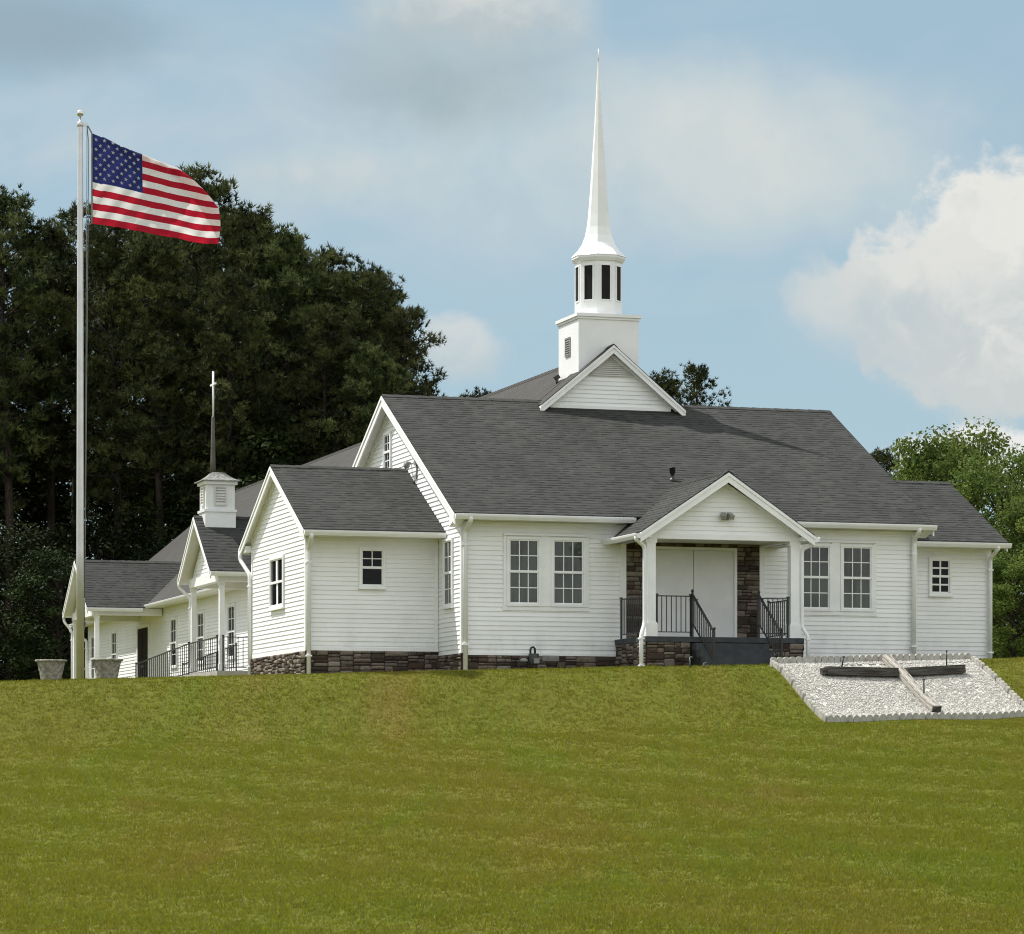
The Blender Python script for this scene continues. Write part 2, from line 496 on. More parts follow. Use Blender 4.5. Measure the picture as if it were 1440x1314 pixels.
# ------------------------------------------------------------------ mesh builder
class MB:
    def __init__(s):
        s.v, s.f, s.uv, s.mi, s.sm = [], [], [], [], []

    def face(s, pts, uvs=None, mi=0, smooth=False):
        k = len(s.v)
        s.v += [tuple(p) for p in pts]
        s.f.append(tuple(range(k, k + len(pts))))
        s.uv += list(uvs) if uvs else [(p[0] + p[1], p[2]) for p in pts]
        s.mi.append(mi)
        s.sm.append(smooth)

    def mesh(s, vs, fs, mi=0, smooth=False, uvs=None):
        k = len(s.v)
        s.v += [tuple(p) for p in vs]
        for f in fs:
            s.f.append(tuple(k + i for i in f))
            s.uv += [(uvs[i] if uvs else (vs[i][0] + vs[i][1], vs[i][2])) for i in f]
            s.mi.append(mi)
            s.sm.append(smooth)

    def hexa(s, p, mi=0, uvs=None):
        """eight corners: four below (ccw), four above"""
        s.mesh(p, [(3, 2, 1, 0), (4, 5, 6, 7), (0, 1, 5, 4), (1, 2, 6, 5), (2, 3, 7, 6), (3, 0, 4, 7)], mi, False, uvs)

    def box(s, x0, x1, y0, y1, z0, z1, mi=0):
        s.hexa([(x0, y0, z0), (x1, y0, z0), (x1, y1, z0), (x0, y1, z0),
                (x0, y0, z1), (x1, y0, z1), (x1, y1, z1), (x0, y1, z1)], mi)

    def prism(s, pts, vec, mi=0):
        """closed prism from a planar polygon moved along vec"""
        a = [Vector(p) for p in pts]
        b = [p + Vector(vec) for p in a]
        n = len(a)
        nrm = (a[1] - a[0]).cross(a[2] - a[1])
        fs = [tuple(range(n)), tuple(range(2 * n - 1, n - 1, -1))] + [(i, i + n, (i + 1) % n + n, (i + 1) % n) for i in range(n)]
        if nrm.dot(Vector(vec)) > 0:
            fs = [tuple(reversed(f)) for f in fs]
        s.mesh(a + b, fs, mi)

    def bar(s, p, q, w, h, up=(0, 0, 1), mi=0):
        p, q = Vector(p), Vector(q)
        d = (q - p).normalized()
        upv = Vector(up)
        if abs(d.dot(upv)) > 0.98:
            upv = Vector((0, 1, 0))
        sd = d.cross(upv).normalized() * w / 2
        uu = sd.cross(d).normalized() * h / 2
        L = (q - p).length
        c = [p - sd - uu, p + sd - uu, q + sd - uu, q - sd - uu, p - sd + uu, p + sd + uu, q + sd + uu, q - sd + uu]
        uvs = [(0, 0), (0, w), (L, w), (L, 0), (0, h), (0, h + w), (L, h + w), (L, h)]
        s.hexa(c, mi, uvs)

    def tube(s, path, rad, n=8, mi=0, smooth=True, phase=0.0, caps=True):
        path = [Vector(p) for p in path]
        rads = rad if isinstance(rad, (list, tuple)) else [rad] * len(path)
        rings = []
        ref = None
        for i, p in enumerate(path):
            d = (path[min(i + 1, len(path) - 1)] - path[max(i - 1, 0)]).normalized()
            if ref is None:
                ref = Vector((1, 0, 0)) if abs(d.x) < 0.9 else Vector((0, 1, 0))
            a = (ref - d * ref.dot(d)).normalized()
            b = d.cross(a)
            ref = a
            rings.append([p + (a * math.cos(phase + 2 * math.pi * k / n) + b * math.sin(phase + 2 * math.pi * k / n)) * rads[i] for k in range(n)])
        vs = [p for r in rings for p in r]
        fs = []
        for i in range(len(rings) - 1):
            for k in range(n):
                fs.append((i * n + k, i * n + (k + 1) % n, (i + 1) * n + (k + 1) % n, (i + 1) * n + k))
        if caps:
            fs.append(tuple(reversed(range(n))))
            fs.append(tuple(range(len(vs) - n, len(vs))))
        s.mesh(vs, fs, mi, smooth)

    def lathe(s, prof, cx, cy, n=24, mi=0, smooth=True, phase=0.0):
        vs, uvs = [], []
        for r, z in prof:
            for k in range(n):
                a = phase + 2 * math.pi * k / n
                vs.append((cx + r * math.cos(a), cy + r * math.sin(a), z))
                uvs.append((k / n * 3.0, z * 2.0))
        fs = []
        for i in range(len(prof) - 1):
            for k in range(n):
                fs.append((i * n + k, i * n + (k + 1) % n, (i + 1) * n + (k + 1) % n, (i + 1) * n + k))
        fs.append(tuple(reversed(range(n))))
        fs.append(tuple(range(len(vs) - n, len(vs))))
        s.mesh(vs, fs, mi, smooth, uvs)

    def lap(s, P0, A, B, N, poly, pitch, thick, b0=None, mi=0, lift=0.0):
        """overlapping courses (clapboards, shingles) over a convex polygon of (a, b) on the plane P0 + aA + bB"""
        P0, A, B, N = Vector(P0), Vector(A), Vector(B), Vector(N)
        flip = A.cross(B).dot(N) < 0
        lo = min(p[1] for p in poly)
        hi = max(p[1] for p in poly)
        if b0 is None:
            b0 = lo
        k = math.floor((lo - b0) / pitch)
        while b0 + k * pitch < hi - 1e-6:
            y0, y1 = b0 + k * pitch, b0 + (k + 1) * pitch
            k += 1
            pp = clip(clip(poly, 1, y0, True), 1, y1, False)
            if len(pp) < 3:
                continue
            off = lambda b: lift + thick * (1 - (b - y0) / pitch)
            pts = [P0 + A * a + B * b + N * off(b) for a, b in pp]
            uvs = [(a, b + 1e-4 if b <= y0 + 1e-6 else b - 1e-4) for a, b in pp]
            if flip != (area(pp) < 0):
                pts.reverse()
                uvs.reverse()
            s.face(pts, uvs, mi)
            low = sorted([a for a, b in pp if abs(b - y0) < 1e-6])
            if len(low) >= 2:
                a0, a1 = low[0], low[-1]
                e = lift
                s.face([P0 + A * a0 + B * y0 + N * e, P0 + A * a1 + B * y0 + N * e,
                        P0 + A * a1 + B * y0 + N * (lift + thick), P0 + A * a0 + B * y0 + N * (lift + thick)],
                       [(a0, y0 + 1e-4)] * 4, mi)

    def build(s, name, mats, parent=None):
        me = bpy.data.meshes.new(name)
        me.from_pydata(s.v, [], s.f)
        me.uv_layers.new(name='UVMap')
        me.uv_layers[0].data.foreach_set('uv', np.array(s.uv, dtype=np.float32).ravel())
        me.polygons.foreach_set('material_index', s.mi)
        me.polygons.foreach_set('use_smooth', s.sm)
        for m in (mats if isinstance(mats, (list, tuple)) else [mats]):
            me.materials.append(m)
        me.update()
        o = bpy.data.objects.new(name, me)
        col.objects.link(o)
        if parent:
            o.parent = parent
        return o


def area(p):
    return 0.5 * sum(p[i][0] * p[(i + 1) % len(p)][1] - p[(i + 1) % len(p)][0] * p[i][1] for i in range(len(p)))


def clip(poly, ax, val, keep_above):
    res = []
    n = len(poly)
    for i in range(n):
        p, q = poly[i], poly[(i + 1) % n]
        ip = p[ax] >= val - 1e-9 if keep_above else p[ax] <= val + 1e-9
        iq = q[ax] >= val - 1e-9 if keep_above else q[ax] <= val + 1e-9
        if ip:
            res.append(p)
        if ip != iq:
            t = (val - p[ax]) / (q[ax] - p[ax])
            r = [p[0] + (q[0] - p[0]) * t, p[1] + (q[1] - p[1]) * t]
            r[ax] = val
            res.append(tuple(r))
    return res


def tag(o, label, cat, group=None, kind=None):
    if label:
        o['label'] = label
        o['category'] = cat
    if group:
        o['group'] = group
    if kind:
        o['kind'] = kind
    return o


def empty(name, loc, rz=0.0):
    o = bpy.data.objects.new(name, None)
    col.objects.link(o)
    o.location = loc
    o.rotation_euler = (0, 0, rz)
    o.empty_display_size = 0.3
    return o


def np_mesh(name, verts, faces_n, idx, mats, parent=None, tone=None, smooth=False):
    """fast mesh from numpy: idx is a flat corner array of faces with faces_n corners each"""
    me = bpy.data.meshes.new(name)
    nf = len(idx) // faces_n
    me.vertices.add(len(verts))
    me.vertices.foreach_set('co', np.asarray(verts, dtype=np.float32).ravel())
    me.loops.add(len(idx))
    me.loops.foreach_set('vertex_index', np.asarray(idx, dtype=np.int32))
    me.polygons.add(nf)
    me.polygons.foreach_set('loop_start', np.arange(0, nf * faces_n, faces_n, dtype=np.int32))
    if smooth:
        me.polygons.foreach_set('use_smooth', np.ones(nf, dtype=bool))
    me.update(calc_edges=True)
    if tone is not None:
        at = me.attributes.new('tone', 'FLOAT', 'POINT')
        at.data.foreach_set('value', np.asarray(tone, dtype=np.float32))
    for m in (mats if isinstance(mats, (list, tuple)) else [mats]):
        me.materials.append(m)
    if name is None:
        return me
    o = bpy.data.objects.new(name, me)
    col.objects.link(o)
    if parent:
        o.parent = parent
    return o


# ------------------------------------------------------------------ ground
def smooth(t):
    t = np.clip(t, 0, 1)
    return t * t * (3 - 2 * t)


def ground_z(u, v):
    u = np.asarray(u, dtype=float)
    v = np.asarray(v, dtype=float)
    zc = 3.90 + 0.031 * np.clip(u, -16, 16)
    zc = zc - 0.0012 * np.clip(-u - 8, 0, 60) ** 2 * (np.clip(-u - 8, 0, 60) < 20) - 0.48 * (np.clip(-u - 8, 0, 60) >= 20)
    t = np.clip((-3.55 - v) / 3.65, 0, 1)
    bank = (0.55 * smooth(t) + 0.45 * t) * 1.40
    s = np.clip(-7.2 - v, 0, 200)
    down = 2.55 * (1 - np.exp(-s / 40.0)) / (1 - math.exp(-1.0)) * 1.0
    z = zc - bank - np.minimum(down, 2.62)
    z += 0.035 * np.sin(u * 0.7 + 1.3) * np.sin(v * 0.45 + 0.5) * (v < -4) + 0.02 * np.sin(u * 1.9 + v * 1.1) * (v < -4)
    return z


def axis(parts):
    a = []
    for x0, x1, st in parts:
        a += list(np.arange(x0, x1, st))
    return np.array(a + [parts[-1][1]])


ua = axis([(-2000, -400, 400), (-400, -80, 40), (-80, -26, 3), (-26, 28, 0.6), (28, 80, 4), (80, 400, 40), (400, 2000, 400)])
va = axis([(-800, -100, 100), (-100, -60, 4), (-60, -9, 0.6), (-9, -2.5, 0.2), (-2.5, 60, 2.5), (60, 200, 20), (200, 3000, 400)])
UU, VV = np.meshgrid(ua, va)
ZZ = ground_z(UU, VV)
gx = OX + UU * CO - VV * SI
gy = OY + UU * SI + VV * CO
nu, nv = len(ua), len(va)
ii = (np.arange(nv - 1)[:, None] * nu + np.arange(nu - 1)[None, :]).ravel()
quads = np.stack([ii, ii + 1, ii + nu + 1, ii + nu], 1).ravel()
lawn = np_mesh('lawn', np.stack([gx.ravel(), gy.ravel(), ZZ.ravel()], 1), 4, quads, M['lawn'], smooth=True)
lawn['kind'] = 'structure'

# bed footprint (kept clear of grass)
BU0, BU1, BV0, BV1 = 6.12, 11.05, -6.95, -3.72


def grass():
    pts = []
    n_try = 620000
    # distance from the camera, denser where the camera is near
    d = 27.0 + (79.0 - 27.0) * rng.random(n_try) ** 1.0
    x = (rng.random(n_try) - 0.5) * (0.36 * d + 7.0)
    rx, ry = x - OX, d - OY
    u = rx * CO + ry * SI
    v = -rx * SI + ry * CO
    keep = (v < -0.25) & ~((u > BU0 - 0.08) & (u < BU1 + 0.1) & (v > BV0 - 0.08) & (v < BV1 + 0.12))
    keep &= ~((u > 3.6) & (u < 7.7) & (v > -3.5))
    # small tufts of their own size; thick and thin places with no order to them
    gu, gv = np.floor(u / 0.35).astype(int), np.floor(v / 0.35).astype(int)
    table = np.random.default_rng(5).random((997,))
    clump = table[(gu * 131 + gv * 71) % 997]
    on_bank = (v > -7.4) & (v < -3.4)
    keep &= (rng.random(n_try) < 0.62 + 0.2 * clump) | on_bank
    u, v, x, d = u[keep], v[keep], x[keep], d[keep]
    n = len(u)
    z = ground_z(u, v)
    nb = 4
    N = n * nb
    cl = np.repeat(clump[keep], nb)
    cx = np.repeat(x, nb) + rng.normal(0, 0.03, N)
    cy = np.repeat(d, nb) + rng.normal(0, 0.03, N)
    cz = np.repeat(z, nb) - 0.008
    ang = rng.random(N) * 2 * math.pi
    h = (0.026 + 0.026 * rng.random(N)) * (0.85 + 0.3 * cl)
    tall = np.repeat((rng.random(n) > 0.988), nb) & (rng.random(N) > 0.25)
    h = np.where(tall, h * 1.8, h)
    w = 0.006 + 0.006 * rng.random(N)
    lean = h * (0.2 + 0.8 * rng.random(N))
    la = rng.random(N) * 2 * math.pi
    a = np.stack([cx - np.cos(ang) * w, cy - np.sin(ang) * w, cz], 1)
    b = np.stack([cx + np.cos(ang) * w, cy + np.sin(ang) * w, cz], 1)
    t = np.stack([cx + np.cos(la) * lean, cy + np.sin(la) * lean, cz + h], 1)
    verts = np.stack([a, b, t], 1).reshape(-1, 3)
    tone = np.repeat(np.clip(rng.random(N) * 0.9 + (rng.random(N) > 0.985) * 0.3, 0, 1), 3)
    # taller ragged clumps that the mower missed, in loose groups
    m = 1500
    pick = rng.integers(0, n, m)
    per = 14
    K = m * per
    bx_, by_, bz_ = (np.repeat(q[pick], per) for q in (x, d, z))
    sc = np.repeat(rng.uniform(0.5, 1.25, m), per)
    bx_ = bx_ + rng.normal(0, 0.05, K) * sc
    by_ = by_ + rng.normal(0, 0.05, K) * sc
    aa, hh = rng.random(K) * 6.283, rng.uniform(0.035, 0.075, K) * sc
    ln = hh * rng.uniform(0.3, 1.0, K)
    w2 = rng.uniform(0.006, 0.013, K)
    p0 = np.stack([bx_ - np.sin(aa) * w2, by_ + np.cos(aa) * w2, bz_ - 0.01], 1)
    p1 = np.stack([bx_ + np.sin(aa) * w2, by_ - np.cos(aa) * w2, bz_ - 0.01], 1)
    p2 = np.stack([bx_ + np.cos(aa) * ln, by_ + np.sin(aa) * ln, bz_ + hh], 1)
    verts = np.concatenate([verts, np.stack([p0, p1, p2], 1).reshape(-1, 3)])
    tw = np.repeat(rng.random(m), per)
    tw = np.where((tw > 0.9) & (rng.random(K) > 0.6), 0.95, np.clip(0.25 + tw * 0.55 + rng.normal(0, 0.1, K), 0, 0.86))
    tone = np.concatenate([tone, np.repeat(tw, 3)])
    o = np_mesh('grass', verts, 3, np.arange(len(verts)), M['blade'], tone=tone)
    o['kind'] = 'stuff'


grass()

# ------------------------------------------------------------------ church
church = empty('church', W(0, 0, 0), TH)
tag(church, 'white clapboard church with charcoal shingle roofs, tall steeple and small front porch', 'church')


class Face:
    """a vertical wall plane: a along it, n outwards, z up (all in the church's own axes)"""

    def __init__(s, kind, at):
        s.kind, s.at = kind, at
        if kind == 'S':
            s.A, s.N, s.P = Vector((1, 0, 0)), Vector((0, -1, 0)), Vector((0, at, 0))
        elif kind == 'W':
            s.A, s.N, s.P = Vector((0, 1, 0)), Vector((-1, 0, 0)), Vector((at, 0, 0))
        elif kind == 'E':
            s.A, s.N, s.P = Vector((0, 1, 0)), Vector((1, 0, 0)), Vector((at, 0, 0))

    def p(s, a, n, z):
        return s.P + s.A * a + s.N * n + Vector((0, 0, z))

    def box(s, mb, a0, a1, n0, n1, z0, z1, mi=0):
        c = [s.p(a0, n0, z0), s.p(a1, n0, z0), s.p(a1, n1, z0), s.p(a0, n1, z0),
             s.p(a0, n0, z1), s.p(a1, n0, z1), s.p(a1, n1, z1), s.p(a0, n1, z1)]
        if s.A.cross(s.N).z < 0:
            c = [c[3], c[2], c[1], c[0], c[7], c[6], c[5], c[4]]
        mb.hexa(c, mi)


LAP = 0.108


def wall(face, poly, z0=4.40, name='siding_wall'):
    mb = MB()
    mb.lap(face.P, face.A, (0, 0, 1), face.N, poly, LAP, 0.019, z0)
    return mb.build(name, M['siding'], church)


def board(face, a0, a1, z0, z1, n0=0.0, n1=0.03, name='corner_board', m='trim'):
    mb = MB()
    face.box(mb, a0, a1, n0, n1, z0, z1)
    return mb.build(name, M[m], church)


def stones(face, a0, a1, z0, z1, name='stone_foundation', depth=0.07, seed=1):
    rr = random.Random(seed)
    mb = MB()
    face.box(mb, a0, a1, 0.0, depth * 0.45, z0, z1, 1)
    cells = []

    def split(a_, b_, c_, d_):
        w, h = b_ - a_, d_ - c_
        if w > 0.62 or (w > 0.34 and w > 2.6 * h and rr.random() < 0.8):
            t = a_ + w * rr.uniform(0.34, 0.66)
            split(a_, t, c_, d_)
            split(t, b_, c_, d_)
        elif h > 0.21 or (h > 0.13 and w < 3.2 * h and rr.random() < 0.75):
            t = c_ + h * rr.uniform(0.36, 0.64)
            split(a_, b_, c_, t)
            split(a_, b_, t, d_)
        else:
            cells.append((a_, b_, c_, d_))

    if a1 - a0 < 0.8 and z1 - z0 > 1:
        z = z0
        while z < z1 - 0.05:
            h = min(rr.uniform(0.18, 0.34), z1 - z)
            h = z1 - z if z1 - z - h < 0.1 else h
            split(a0 + 0.002, a1 - 0.002, z, z + h)
            z += h
    else:
        split(a0 + 0.002, a1 - 0.002, z0 + 0.002, z1 - 0.002)
    for a, b, zl, zh in cells:
        gp = rr.uniform(0.005, 0.010)
        d = depth * rr.uniform(0.62, 1.25)
        j = lambda s=0.010: rr.uniform(-s, s)
        aa, ab, za, zb = a + gp, b - gp, zl + gp, zh - gp
        e = min(0.022, (zb - za) * 0.25)
        ct = (ab - aa) * 0.14
        back = [(aa + j(0.004), za), (aa + ct, za - 0.0), (ab - ct, za), (ab + j(0.004), za + e * 0.6), (ab, zb - e * 0.5), (ab - ct, zb), (aa + ct, zb), (aa, zb - e * 0.5)]
        mid_a, mid_z = (aa + ab) / 2, (za + zb) / 2
        frnt = [(mid_a + (p[0] - mid_a) * (1 - e * 2.2 / max(ab - aa, 0.05)) + j(0.006), mid_z + (p[1] - mid_z) * (1 - e * 2.2 / max(zb - za, 0.05)) + j(0.004)) for p in back]
        k = len(back)
        vs = [face.p(p[0], 0.015, p[1]) for p in back] + [face.p(p[0], d * 0.72, p[1]) for p in back] + [face.p(p[0], d + j(0.007), p[1]) for p in frnt]
        vs.append(face.p(mid_a + j(0.02), d + rr.uniform(0.0, 0.014), mid_z))
        fs = []
        for i in range(k):
            n_ = (i + 1) % k
            fs += [(i, n_, k + n_, k + i), (k + i, k + n_, 2 * k + n_, 2 * k + i), (2 * k + i, 2 * k + n_, 3 * k)]
        if face.A.cross(face.N).z > 0:
            fs = [tuple(reversed(f)) for f in fs]
        mb.mesh(vs, fs, 0)
    return mb.build(name, [M['stone'], M['mortar']], church)


def window(face, a0, a1, z0, z1, cols=2, rows=2, casing=0.055, glass='glass', lower=None, name='window', sill=True, bar=0.022, split=None):
    """double hung sash: casing, two sashes with glazing bars, panes behind them"""
    mb = MB()
    zm = (z0 + z1) / 2 if split is None else split
    c = casing
    for q in ((a0 - c, a0, z0 - c, z1 + c), (a1, a1 + c, z0 - c, z1 + c), (a0, a1, z1, z1 + c), (a0, a1, z0 - c, z0)):
        face.box(mb, q[0], q[1], 0.0, 0.065, q[2], q[3])
    s = 0.03
    for (b0, b1, n, cc, rr) in ((zm, z1, 0.046, cols, rows), (z0, zm, 0.034, *(lower or (cols, rows)))):
        face.box(mb, a0, a0 + s, 0.01, n, b0, b1)
        face.box(mb, a1 - s, a1, 0.01, n, b0, b1)
        face.box(mb, a0 + s, a1 - s, 0.01, n, b1 - s, b1)
        face.box(mb, a0 + s, a1 - s, 0.01, n, b0, b0 + s)
        for k in range(1, cc):
            x = a0 + s + (a1 - a0 - 2 * s) * k / cc
            face.box(mb, x - bar / 2, x + bar / 2, 0.012, n - 0.006, b0 + s, b1 - s)
        for k in range(1, rr):
            y = b0 + s + (b1 - b0 - 2 * s) * k / rr
            face.box(mb, a0 + s, a1 - s, 0.013, n - 0.009, y - bar / 2, y + bar / 2)
    face.box(mb, a0 + 0.002, a1 - 0.002, 0.03, 0.056, zm - 0.026, zm + 0.022)
    w = mb.build(name, M['trim'], church)
    gl = MB()
    face.box(gl, a0 + 0.01, a1 - 0.01, 0.017, 0.022, z0 + 0.01, z1 - 0.01)
    gl.build('pane', M[glass], w)
    if sill:
        sb = MB()
        face.box(sb, a0 - c - 0.02, a1 + c + 0.02, 0.0, 0.095, z0 - c - 0.035, z0 - c - 0.002)
        sb.build('sill', M['trim'], w)
    return w


PITCH = 0.145


def slope(P0, A, B, poly, mat_name='shingle', name='shingle_roof', b0=None):
    """one roof plane: shingle courses over a thin deck"""
    A, B = Vector(A).normalized(), Vector(B).normalized()
    N = A.cross(B)
    if N.z < 0:
        N = -N
    mb = MB()
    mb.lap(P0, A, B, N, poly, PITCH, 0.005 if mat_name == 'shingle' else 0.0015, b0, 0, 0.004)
    # dark edge of the deck under the courses
    P0 = Vector(P0)
    n = len(poly)
    for i in range(n):
        (x0, y0), (x1, y1) = poly[i], poly[(i + 1) % n]
        a, b = P0 + A * x0 + B * y0, P0 + A * x1 + B * y1
        mb.face([a - N * 0.02, b - N * 0.02, b + N * 0.014, a + N * 0.014], [(0.1, 0.1)] * 4)
    mb.face([P0 + A * x + B * y - N * 0.02 for x, y in poly])
    return mb.build(name, M[mat_name], church)


def ridge_cap(p, q, w, drop, mat_name='shingle'):
    """folded shingle caps along a ridge; w half width, drop how far the wings fall"""
    p, q = Vector(p), Vector(q)
    d = q - p
    L = d.length
    d.normalize()
    s = d.cross(Vector((0, 0, 1))).normalized()
    mb = MB()
    n = max(1, int(L / 0.3))
    for i in range(n):
        a = p + d * (L * i / n)
        b = p + d * (L * (i + 1) / n + 0.01)
        up0, up1 = Vector((0, 0, 0.032)), Vector((0, 0, 0.022))
        dn = Vector((0, 0, drop))
        for sg in (1, -1):
            mb.face([a + up0, b + up1, b + up1 + s * sg * w - dn, a + up0 + s * sg * w - dn], [(i * 0.3, 0.2), (i * 0.3 + 0.1, 0.2), (i * 0.3 + 0.1, 0.21), (i * 0.3, 0.21)])
            mb.face([a + up0 + s * sg * w - dn, b + up1 + s * sg * w - dn, b + s * sg * w - dn - Vector((0, 0, 0.02)), a + s * sg * w - dn - Vector((0, 0, 0.02))], [(i * 0.3, 0.2)] * 4)
    return mb.build('ridge_cap', M[mat_name], church)


def rake(face_n, p_low, p_top, width=0.2, t=0.035, over=0.0, inner=True):
    """sloping trim board under a gable's roof edge; face_n is the direction it looks"""
    n = Vector(face_n)
    a, b = Vector(p_low), Vector(p_top)
    dn = Vector((0, 0, -1))
    mb = MB()
    mb.prism([a, b, b + dn * width, a + dn * width], n * -t)
    mb.prism([a + n * 0.02 + dn * 0.0, b + n * 0.02, b + n * 0.02 + dn * width * 0.34, a + n * 0.02 + dn * width * 0.34], n * -0.018)
    return mb.build('rake_board', M['trim'], church)


def slab(pts, t=0.07, name='soffit', m='soffit'):
    mb = MB()
    mb.prism(pts, (0, 0, -t))
    return mb.build(name, M[m], church)


def gutter(p, q, out_dir, name='gutter'):
    """K-style gutter trough along an eave"""
    p, q, o = Vector(p), Vector(q), Vector(out_dir)
    p.z -= 0.028
    q.z -= 0.028
    prof = [(0.0, 0.0), (0.0, -0.11), (0.075, -0.115), (0.115, -0.05), (0.125, -0.012), (0.125, 0.004), (0.112, 0.004), (0.112, -0.012)]
    mb = MB()
    Z = Vector((0, 0, 1))
    a = [p + o * x + Z * y for x, y in prof]
    b = [q + o * x + Z * y for x, y in prof]
    for i in range(len(prof) - 1):
        mb.face([a[i], b[i], b[i + 1], a[i + 1]])
    mb.face([p + Z * -0.03, q + Z * -0.03, q + o * 0.112 + Z * -0.03, p + o * 0.112 + Z * -0.03])
    for e in (a, b):
        mb.face([e[0], e[1], e[2], e[3], e[4]])
    return mb.build(name, M['gutter'], church)


def downspout(path, r=0.052):
    mb = MB()
    P = [Vector(p) for p in path]
    fine = [P[0]]
    for i in range(1, len(P) - 1):
        a, b, c2 = P[i - 1], P[i], P[i + 1]
        e = min(0.09, (b - a).length * 0.45, (c2 - b).length * 0.45)
        p0 = b + (a - b).normalized() * e
        p1 = b + (c2 - b).normalized() * e
        for t in (0, 0.33, 0.67, 1):
            fine.append(p0.lerp(b, t).lerp(b.lerp(p1, t), t))
    fine.append(P[-1])
    mb.tube(fine, r, 8, 0, True, math.pi / 8)
    # straps
    a, b = P[-2], P[-1]
    for t in (0.1, 0.8):
        c2 = a.lerp(b, t)
        mb.box(c2.x - r * 1.25, c2.x + r * 1.25, c2.y - r * 1.1, c2.y + r * 1.1, c2.z - 0.02, c2.z + 0.02)
    return mb.build('downspout', M['gutter'], church)


def gz(u, v):
    return float(ground_z(u, v))


# ---- front block
FS = Face('S', 0.0)
FW = Face('W', 0.0)
FE = Face('E', 11.35)
ES = 0.53                                       # roof slope of the front block and its wings
RV, RZ = 5.97, 10.98
EV, EZ_ = -0.42, 10.98 - 0.53 * 6.39            # eave line of the front block
wall(FS, [(0, 4.40), (3.8, 4.40), (3.8, 7.44), (0, 7.44)])
wall(FS, [(7.5, 4.35), (11.35, 4.35), (11.35, 7.44), (7.5, 7.44)])
wall(FS, [(3.8, 4.75), (7.5, 4.75), (7.5, 7.44), (3.8, 7.44)])
wall(FW, [(0, 4.40), (1.95, 4.40), (11.95, 4.40), (11.95, 7.68), (RV, 10.85), (0, 7.68)])
wall(FE, [(0, 4.35), (11.95, 4.35), (11.95, 7.68), (RV, 10.85), (0, 7.68)])
board(FS, -0.035, 0.09, 4.40, 7.44)
board(FW, 0.0, 0.10, 4.42, 7.44)
board(FS, 11.25, 11.385, 4.30, 7.44)
board(FS, 0.09, 3.72, 7.36, 7.445, 0, 0.03, 'frieze_board')
board(FS, 7.6, 11.25, 7.36, 7.445, 0, 0.03, 'frieze_board')
board(FS, 0.09, 3.80, 4.36, 4.42, 0, 0.035, 'starter_trim')
board(FS, 7.60, 11.25, 4.27, 4.35, 0, 0.035, 'starter_trim')
stones(FS, 0.0, 3.78, 3.7, 4.36, depth=0.05, seed=3)
stones(FS, 7.58, 11.35, 3.75, 4.27, depth=0.05, seed=4)
stones(FW, 0.0, 1.94, 3.7, 4.39, depth=0.05, seed=5)
Lh = math.hypot(6.39, 3.387)
u0, u1 = -0.31, 11.66
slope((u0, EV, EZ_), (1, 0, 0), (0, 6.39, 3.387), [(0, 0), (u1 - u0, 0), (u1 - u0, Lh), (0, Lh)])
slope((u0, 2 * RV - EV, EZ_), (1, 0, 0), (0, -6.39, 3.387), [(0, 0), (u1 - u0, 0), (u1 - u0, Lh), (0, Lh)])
ridge_cap((u0, RV, RZ), (3.7, RV, RZ), 0.14, 0.075)
ridge_cap((7.35, RV, RZ), (u1, RV, RZ), 0.14, 0.075)
for sgn, nm in ((1, 'front'), (-1, 'back')):
    f = lambda vv: RV + sgn * (vv - RV)
    e0, e1 = u0 + 0.04, u1 - 0.04
    # sloped white underside at both gable overhangs and a flat eave soffit
    for x0, x1 in ((e0, -0.02), (11.37, e1)):
        slab([(x0, f(EV + 0.02), EZ_ - 0.03), (x1, f(EV + 0.02), EZ_ - 0.03), (x1, RV, RZ - 0.04), (x0, RV, RZ - 0.04)], 0.09)
slab([(0, EV + 0.03, 7.52), (11.35, EV + 0.03, 7.52), (11.35, 0.0, 7.52), (0, 0.0, 7.52)], 0.07)
for x, nx in ((u0, -1), (u1, 1)):
    rake((nx, 0, 0), (x - nx * 0.001, EV + 0.0, EZ_ - 0.025), (x - nx * 0.001, RV, RZ - 0.025), 0.25)
    rake((nx, 0, 0), (x - nx * 0.001, 2 * RV - EV, EZ_ - 0.025), (x - nx * 0.001, RV, RZ - 0.025), 0.25)
# second (inner) trim board under the rear soffit at the west gable, and the eave return boxes
for nx, xx in ((-1, -0.03), (1, 11.38)):
    for vv in (0.0, 11.94):
        rake((nx, 0, 0), (xx, vv, 7.68), (xx, RV, 10.84), 0.13, 0.03)
    mb = MB()
    mb.prism([(xx + nx * 0.02, EV + 0.02, EZ_ - 0.06), (xx + nx * 0.02, 0.05, EZ_ + 0.17), (xx + nx * 0.02, 0.05, 7.30), (xx + nx * 0.02, EV + 0.02, 7.45)], (nx * 0.25, 0, 0))
    mb.build('eave_return', M['trim'], church)
gutter((u0, EV - 0.005, EZ_ - 0.005), (4.05, EV - 0.005, EZ_ - 0.005), (0, -1, 0))
gutter((7.25, EV - 0.005, EZ_ - 0.005), (u1 + 0.02, EV - 0.005, EZ_ - 0.005), (0, -1, 0))
board(Face('S', EV + 0.03), u0 + 0.03, 4.05, 7.45, 7.58, 0, 0.03, 'fascia')
board(Face('S', EV + 0.03), 7.25, u1 - 0.03, 7.45, 7.58, 0, 0.03, 'fascia')
downspout([(0.06, EV - 0.07, 7.50), (0.06, EV - 0.06, 7.42), (0.05, -0.09, 7.22), (0.05, -0.09, 3.95)], 0.058)
downspout([(11.24, EV - 0.07, 7.50), (11.24, EV - 0.05, 7.42), (11.27, -0.09, 7.22), (11.27, -0.09, 4.05)], 0.058)

